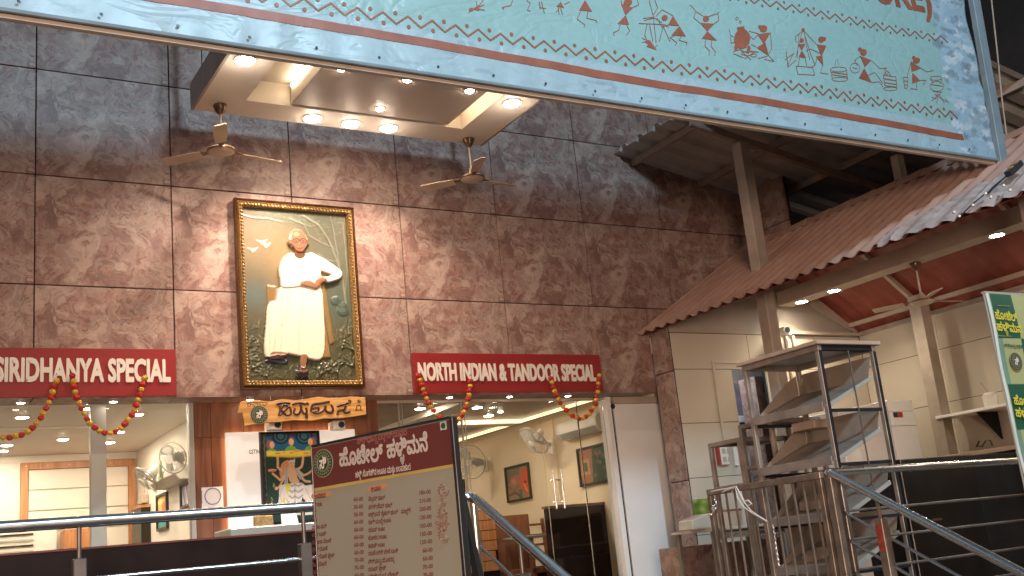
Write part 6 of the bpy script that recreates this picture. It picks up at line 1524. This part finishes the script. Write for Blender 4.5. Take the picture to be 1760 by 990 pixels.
# table with basket, packets; poster on the pilaster side
tb = thing('work_table', 'cream-topped steel work table in front of the stone pilaster', 'table', (7.5, 8.0, ZF)); zt = .088; p = px(1152, 914, 1, 8.95)
MB().box(p.x, p.x+1.75, 8.3, 8.95, zt-.028, zt).build('tabletop', m_cream, tb, bevel=.003); MB().box(p.x+.05, p.x+1.7, 8.34, 8.36, zt-.11, zt-.03).build('apron', m_rack, tb)
for x in (p.x+.06, p.x+1.0, p.x+1.68):
    for y in (8.36, 8.9): MB().box(x-.02, x+.02, y-.02, y+.02, ZF+.001, zt-.03).build('leg', m_rack, tb, bevel=.002)
t = thing('stone_counter_front', 'pinkish stone-clad counter front beneath the work table', 'counter', (8, 9.0, ZF))
cx0 = px(1172, 950, 1, 9.02).x
for k in range(3): MB().box(cx0+k*.8, cx0+.795+k*.8, 9.02, 9.05, ZF, zt-.15).build('panel', STONE, t, bevel=.002, at=(cx0+k*.8, 9.02, ZF))
MB().box(cx0, cx0+.03, 9.051, 9.4, ZF, zt-.15).build('panel', STONE, t, bevel=.002, at=(cx0, 9.02, ZF))
MB().box(cx0+.031, cx0+2.4, 9.051, 9.4, ZF, zt-.16).build('core', m_joint, t)
a, b = px(1234, 866, 1, 8.5), px(1279, 868, 1, 8.5)
bk = thing('round_basket', 'round tan tub with orange rim standing on the work table', 'tub', ((a.x+b.x)/2, 8.62, zt)); c = ((a.x+b.x)/2, 8.62, zt+.001); R = (b.x-a.x)/2
MB().lathe(c, [(R*.94, 0), (R*.98, .08), (R, .15), (R*.98, .15), (R*.94, .02)], 28).build('tub_body', m_plank, bk, smooth=True); MB().lathe((c[0], c[1], c[2]+.15), [(R*.99, 0), (R*1.03, .004), (R*1.03, .02), (R*.99, .024)], 28).build('orange_rim', m_print, bk, smooth=True)
a, b = px(1188, 893, 1, 8.4), px(1224, 903, 1, 8.4)
t = thing('paper_packet', 'cream wrapped packet on the work table below the green poster', 'packet', (a.x, 8.45, zt)); MB().prism([(a.x, 8.4, zt+.001), (b.x, 8.4, zt+.001), (b.x-.01, 8.4, zt+.15), (a.x+.01, 8.4, zt+.10)], (0, .22, 0)).build('packet', m_cream, t, bevel=.01)
a, b = px(1189, 858, 1, YW-.01), px(1225, 890, 1, YW-.01)
t = thing('green_poster', 'small green and yellow blurred poster low on stall wall', 'poster', (a.x, YW, b.z))
pf = Frame((0, YW-.012, 0), (1, 0, 0), (0, 0, 1)); Cn = Canvas(pf, a.x, b.x, b.z-.02, a.z, 40, 36, (.13, .22, .03)); Cn.zoom(1, 0, 0)
for u, v, r, c in ((1198, 868, 8, (.06, .13, .02)), (1210, 862, 6, (.32, .38, .08)), (1208, 876, 7, (.40, .42, .12)), (1218, 872, 7, (.10, .20, .03)), (1200, 884, 8, (.09, .16, .02)), (1194, 860, 5, (.30, .36, .20))): Cn.soft((u, v), r, r, c)
Cn.build('print', m_pic, t, thick=.004)
# tan cushions or sacks leaning on lower trays
for k, (u, v) in enumerate(((1406, 868), (1412, 960))):
    c = px(u, v, 0, 6.25); t = thing('tan_sack', ('tan paper sack lying on third rack tray', 'tan paper sack lying on lowest rack tray')[k], 'sack', c)
    m = MB(); m.lathe(c-Vector((0, 0, .06)), [(.10, 0), (.14, .03), (.14, .09), (.09, .13), (.02, .145)], 16); m.build('sack', m_plank, t, smooth=True)

# ------------------------------------------------------------------ CCTV camera, conduit
p = px(1343, 568, 1, YW-.12); cv = thing('security_camera', 'white bullet security camera on the stall back wall by the post', 'camera', (p.x, YW, p.z))
MB().tube([(p.x+.02, YW-.02, p.z), (p.x-.02, YW-.24, p.z-.02)], .055, 16).build('housing', m_plast, cv, smooth=True); MB().tube([(p.x-.0205, YW-.243, p.z-.0205), (p.x-.0215, YW-.25, p.z-.0207)], .036, 14).build('lens', m_plastd, cv); MB().tube([(p.x+.03, YW-.08, p.z-.03), (p.x+.16, YW-.12, p.z-.05)], .028, 12).build('microphone_arm', m_plast, cv, smooth=True)
MB().lathe((p.x+.02, YW-.001, p.z), [(.07, 0), (.07, -.02), (.04, -.03)], 16, 'y').build('wall_mount', m_plast, cv, smooth=True)
cdt = thing('wall_pipe', 'two pale vertical pipes on stall back wall below the camera', 'pipe', (10.2, YW, 1))
for u in (1358, 1370): p = px(u, 620, 1, YW-.03); MB().tube([(p.x, YW-.03, 2.38), (p.x, YW-.03, ZF)], .022, 10).build('pipe', m_cream, cdt, smooth=True)

# shelf, appliance, counter and black cabinet along the side wall
def w_(u, v, x=XW): return px(u, v, 0, x)
a, b = w_(1607, 716, 10.95), w_(1735, 683, 10.95)
sf2 = thing('wall_shelf', 'cream wall shelf on triangular brackets beside the cream post', 'shelf', (11.1, a.y, a.z))
MB().box(10.95, XW-.001, b.y-.8, a.y, a.z-.035, a.z).build('shelf_board', m_whp, sf2, bevel=.004)
for y in (a.y-.55, a.y-1.7): MB().prism([(XW-.002, y, a.z-.036), (10.99, y, a.z-.036), (XW-.002, y, a.z-.36)], (0, .02, 0)).build('bracket', m_rackd, sf2)
q = w_(1693, 664, 11.1); t = thing('jug', 'translucent white jug standing on the wall shelf', 'jug', (11.15, q.y, a.z+.001))
MB().lathe((11.15, q.y, a.z+.001), [(.07, 0), (.08, .02), (.085, .14), (.06, .17)], 18).build('jug_body', m_plast, t, smooth=True); MB().tube([(11.15, q.y, a.z+.15), (11.12, q.y+.06, a.z+.30)], .006, 6).build('straw', m_wiret, t)
t = thing('hooked_cable', 'coiled dark cable lying on the counter below the wall shelf', 'cable', w_(1700, 765, 11.0))
MB().tube([w_(u, v, 11.0) for u, v in ((1678, 768), (1683, 758), (1680, 766), (1688, 768), (1694, 757), (1702, 757), (1706, 766))], .010, 6).build('cable', m_plastd, t, smooth=True)
# brown strip and small box on the post
t = thing('brown_strip', 'narrow terracotta strip leaning beside the cream post', 'board', w_(1600, 700, 11.2)); a, b = w_(1587, 628, 11.22), w_(1614, 784, 11.22)
MB().prism([(11.22, a.y, a.z), (11.22, b.y+.05, b.z-.6), (11.22, b.y-.02, b.z-.6), (11.22, a.y-.01, a.z)], (.02, 0, 0)).build('strip', M('terracotta_strip', (.33, .10, .05), .5), t)
t = thing('fridge_unit', 'white upright appliance with black and red indicator window', 'appliance', (10.3, 8.2, ZF))
fy = 8.15; a, b = px(1524, 688, 1, fy), px(1566, 687, 1, fy); z1, z2, z3 = a.z, px(1530, 708, 1, fy).z, px(1532, 733, 1, fy).z
MB().box(a.x, b.x, fy, fy+.55, z2+.003, z1).build('top_box', m_whp, t, bevel=.004); MB().box(a.x+.005, b.x+.01, fy-.005, fy+.55, z3+.003, z2).build('control_panel', m_whp, t, bevel=.004); MB().box(a.x+.01, b.x+.01, fy, fy+.55, ZF, z3).build('body', m_whp, t, bevel=.004)
p = px(1543, 713, 1, fy); MB().box(p.x-.08, p.x-.005, fy-.008, fy-.0055, p.z-.03, p.z+.03).build('black_window', m_plastd, t); MB().box(p.x, p.x+.075, fy-.008, fy-.0055, p.z-.03, p.z+.03).build('red_window', M('indicator_red', (.5, .02, .012), .4), t)
fb = px(1452, 745, 1, 8.6); t = thing('chest_freezer', 'pale chest freezer glimpsed through the display rack', 'freezer', (9.6, 8.6, ZF)); a, b = px(1440, 705, 1, 8.6), px(1522, 700, 1, 8.6)
MB().box(a.x, b.x, 8.6, 9.2, ZF, a.z-.12).build('body', m_whp, t, bevel=.01); MB().box(a.x-.01, b.x+.01, 8.59, 9.2, a.z-.118, a.z).build('lid', m_plast, t, bevel=.01)
ct = thing('side_counter', 'cream-edged dark counter along the stall side wall', 'counter', (10.9, 6.5, ZF)); p = w_(1625, 783, 10.7)
MB().box(10.7, XW-.001, 4.0, p.y, p.z-.05, p.z).build('counter_top', m_plank, ct, bevel=.004); MB().box(10.73, XW-.002, 4.0, p.y-.02, ZF, p.z-.051).build('counter_front', m_black, ct)
bc = thing('black_cabinet', 'large glossy black cabinet behind the right handrail', 'cabinet', (8.8, 6.6, ZF)); a = px(1545, 790, 1, 6.3)
for k in range(3): MB().box(a.x+k*.98, a.x+k*.98+.972, 6.3, 7.1, ZF+.001, a.z-.045).build('body', m_black, bc, bevel=.006, at=(a.x+k*.98, 6.3, ZF))
MB().box(a.x-.02, a.x+3.0, 6.27, 7.12, a.z-.044, a.z).build('top_slab', m_black, bc, bevel=.006); MB().box(a.x+.28, a.x+.40, 6.292, 6.298, -.05, -.03).build('handle', m_steeld, bc)
p = px(1575, 800, 1, 6.29); t = thing('cartons', 'stack of brown cartons beneath the display rack', 'carton', (6.9, 6.9, ZF))
for z0, z1_, x0, x1 in ((ZF+.001, -.22, 6.75, 7.3), (-.219, .10, 6.78, 7.26)): MB().box(x0, x1, 6.5, 6.88, z0, z1_).build('carton', m_plank, t, bevel=.004)

# ------------------------------------------------------------------ green standing banner at the right edge
gb = thing('standing_banner', 'green and pale yellow standing banner with Kannada lettering at right edge', 'banner', (7.2, 4.7, ZG))
gf = Frame((0, 4.7, 0), (1, 0, 0), (0, 0, 1)); gx0, gx1 = px(1694, 510, 1, 4.7).x, px(1694, 510, 1, 4.7).x+.80; gt_ = px(1694, 503, 1, 4.7).z
Cg = Canvas(gf, gx0, gx1, -.75, gt_, 160, 300, (.36, .38, .17)); Cg.zoom(1, 0, 0)
def gpt(u, v): return gf.px(u, v)
GRN = (.010, .085, .048)
dxu = .30
def cell(b0, b1, a0, a1, c): m_ = (Cg.X > gx0+a0) & (Cg.X < gx0+a1) & (Cg.Y > b0) & (Cg.Y < b1); Cg.C[m_] = c
bA = gpt(1712, 582)[1]; bB = gpt(1735, 660)[1]; bC = gpt(1748, 738)[1]
cell(bA, gt_-.002, .045, dxu, GRN); cell(bC, bB, .045, dxu, GRN); cell(bB, bA, dxu, .8, GRN); cell(bC-.42, bC, dxu, .8, GRN)
cell(-.8, gt_, 0, .035, (.62, .66, .64)); 
w_m = (Cg.X > gx0+.035) & (Cg.X < gx0+.09) & ((Cg.Y < bA) & (Cg.Y > bB) | (Cg.Y < bC)); Cg.C[w_m] = (.16, .27, .18)
Cg.H = .006*np.sin(Cg.Y*4+Cg.X*3)+.003*np.sin(Cg.Y*11)
Cg.build('banner_sheet', m_pic, gb, thick=.002, surf=lambda a, b: a*0)
text(gf, 'ಹೋಟೆಲ್', gpt(1709, 548), gpt(1746, 553), .085, n0=.012, depth=.001, bold=.03).build('yellow_lettering', m_ytx, gb)
text(gf, 'ಹಳ್ಳಿಮನೆ', gpt(1712, 568), gpt(1754, 573), .085, n0=.012, depth=.001, bold=.03).build('yellow_lettering', m_ytx, gb)
text(gf, 'ಹೋಟೆಲ್', gpt(1741, 695), gpt(1780, 699), .085, n0=.012, depth=.001, bold=.03).build('yellow_lettering', m_ytx, gb)
text(gf, 'ಹಳ್ಳಿಮನೆ', gpt(1744, 716), gpt(1786, 721), .085, n0=.012, depth=.001, bold=.03).build('yellow_lettering', m_ytx, gb)
text(gf, 'ಸಿರಿಧಾನ್ಯ ದರ್ಶಿನಿ', gpt(1724, 596), gpt(1756, 599), .03, n0=.012, depth=.001, bold=.02).build('small_lettering', m_green, gb)
a = gpt(1744, 622); logo(gf, a, .068, gb, .012)
for k, (u, v) in enumerate(((1712, 526), (1713, 578))): a = gpt(u, v); MB().box(a[0], a[0]+.15, 4.686, 4.688, a[1]-.002, a[1]+.003).build('printed_rule', m_logor, gb)
for x in (gx0+.01, gx1-.01): MB().tube([(x, 4.715, ZG+.01), (x, 4.715, gt_)], .01, 8).build('pole', m_alu, gb)
MB().box(gx0, gx1, 4.70, 4.73, gt_-.002, gt_+.012).build('top_bar', m_alu, gb); MB().box(gx0-.02, gx1+.02, 4.55, 4.85, ZF-0.0+.001 if False else ZF+.001, ZF+.05).build('base', m_steeld, gb)
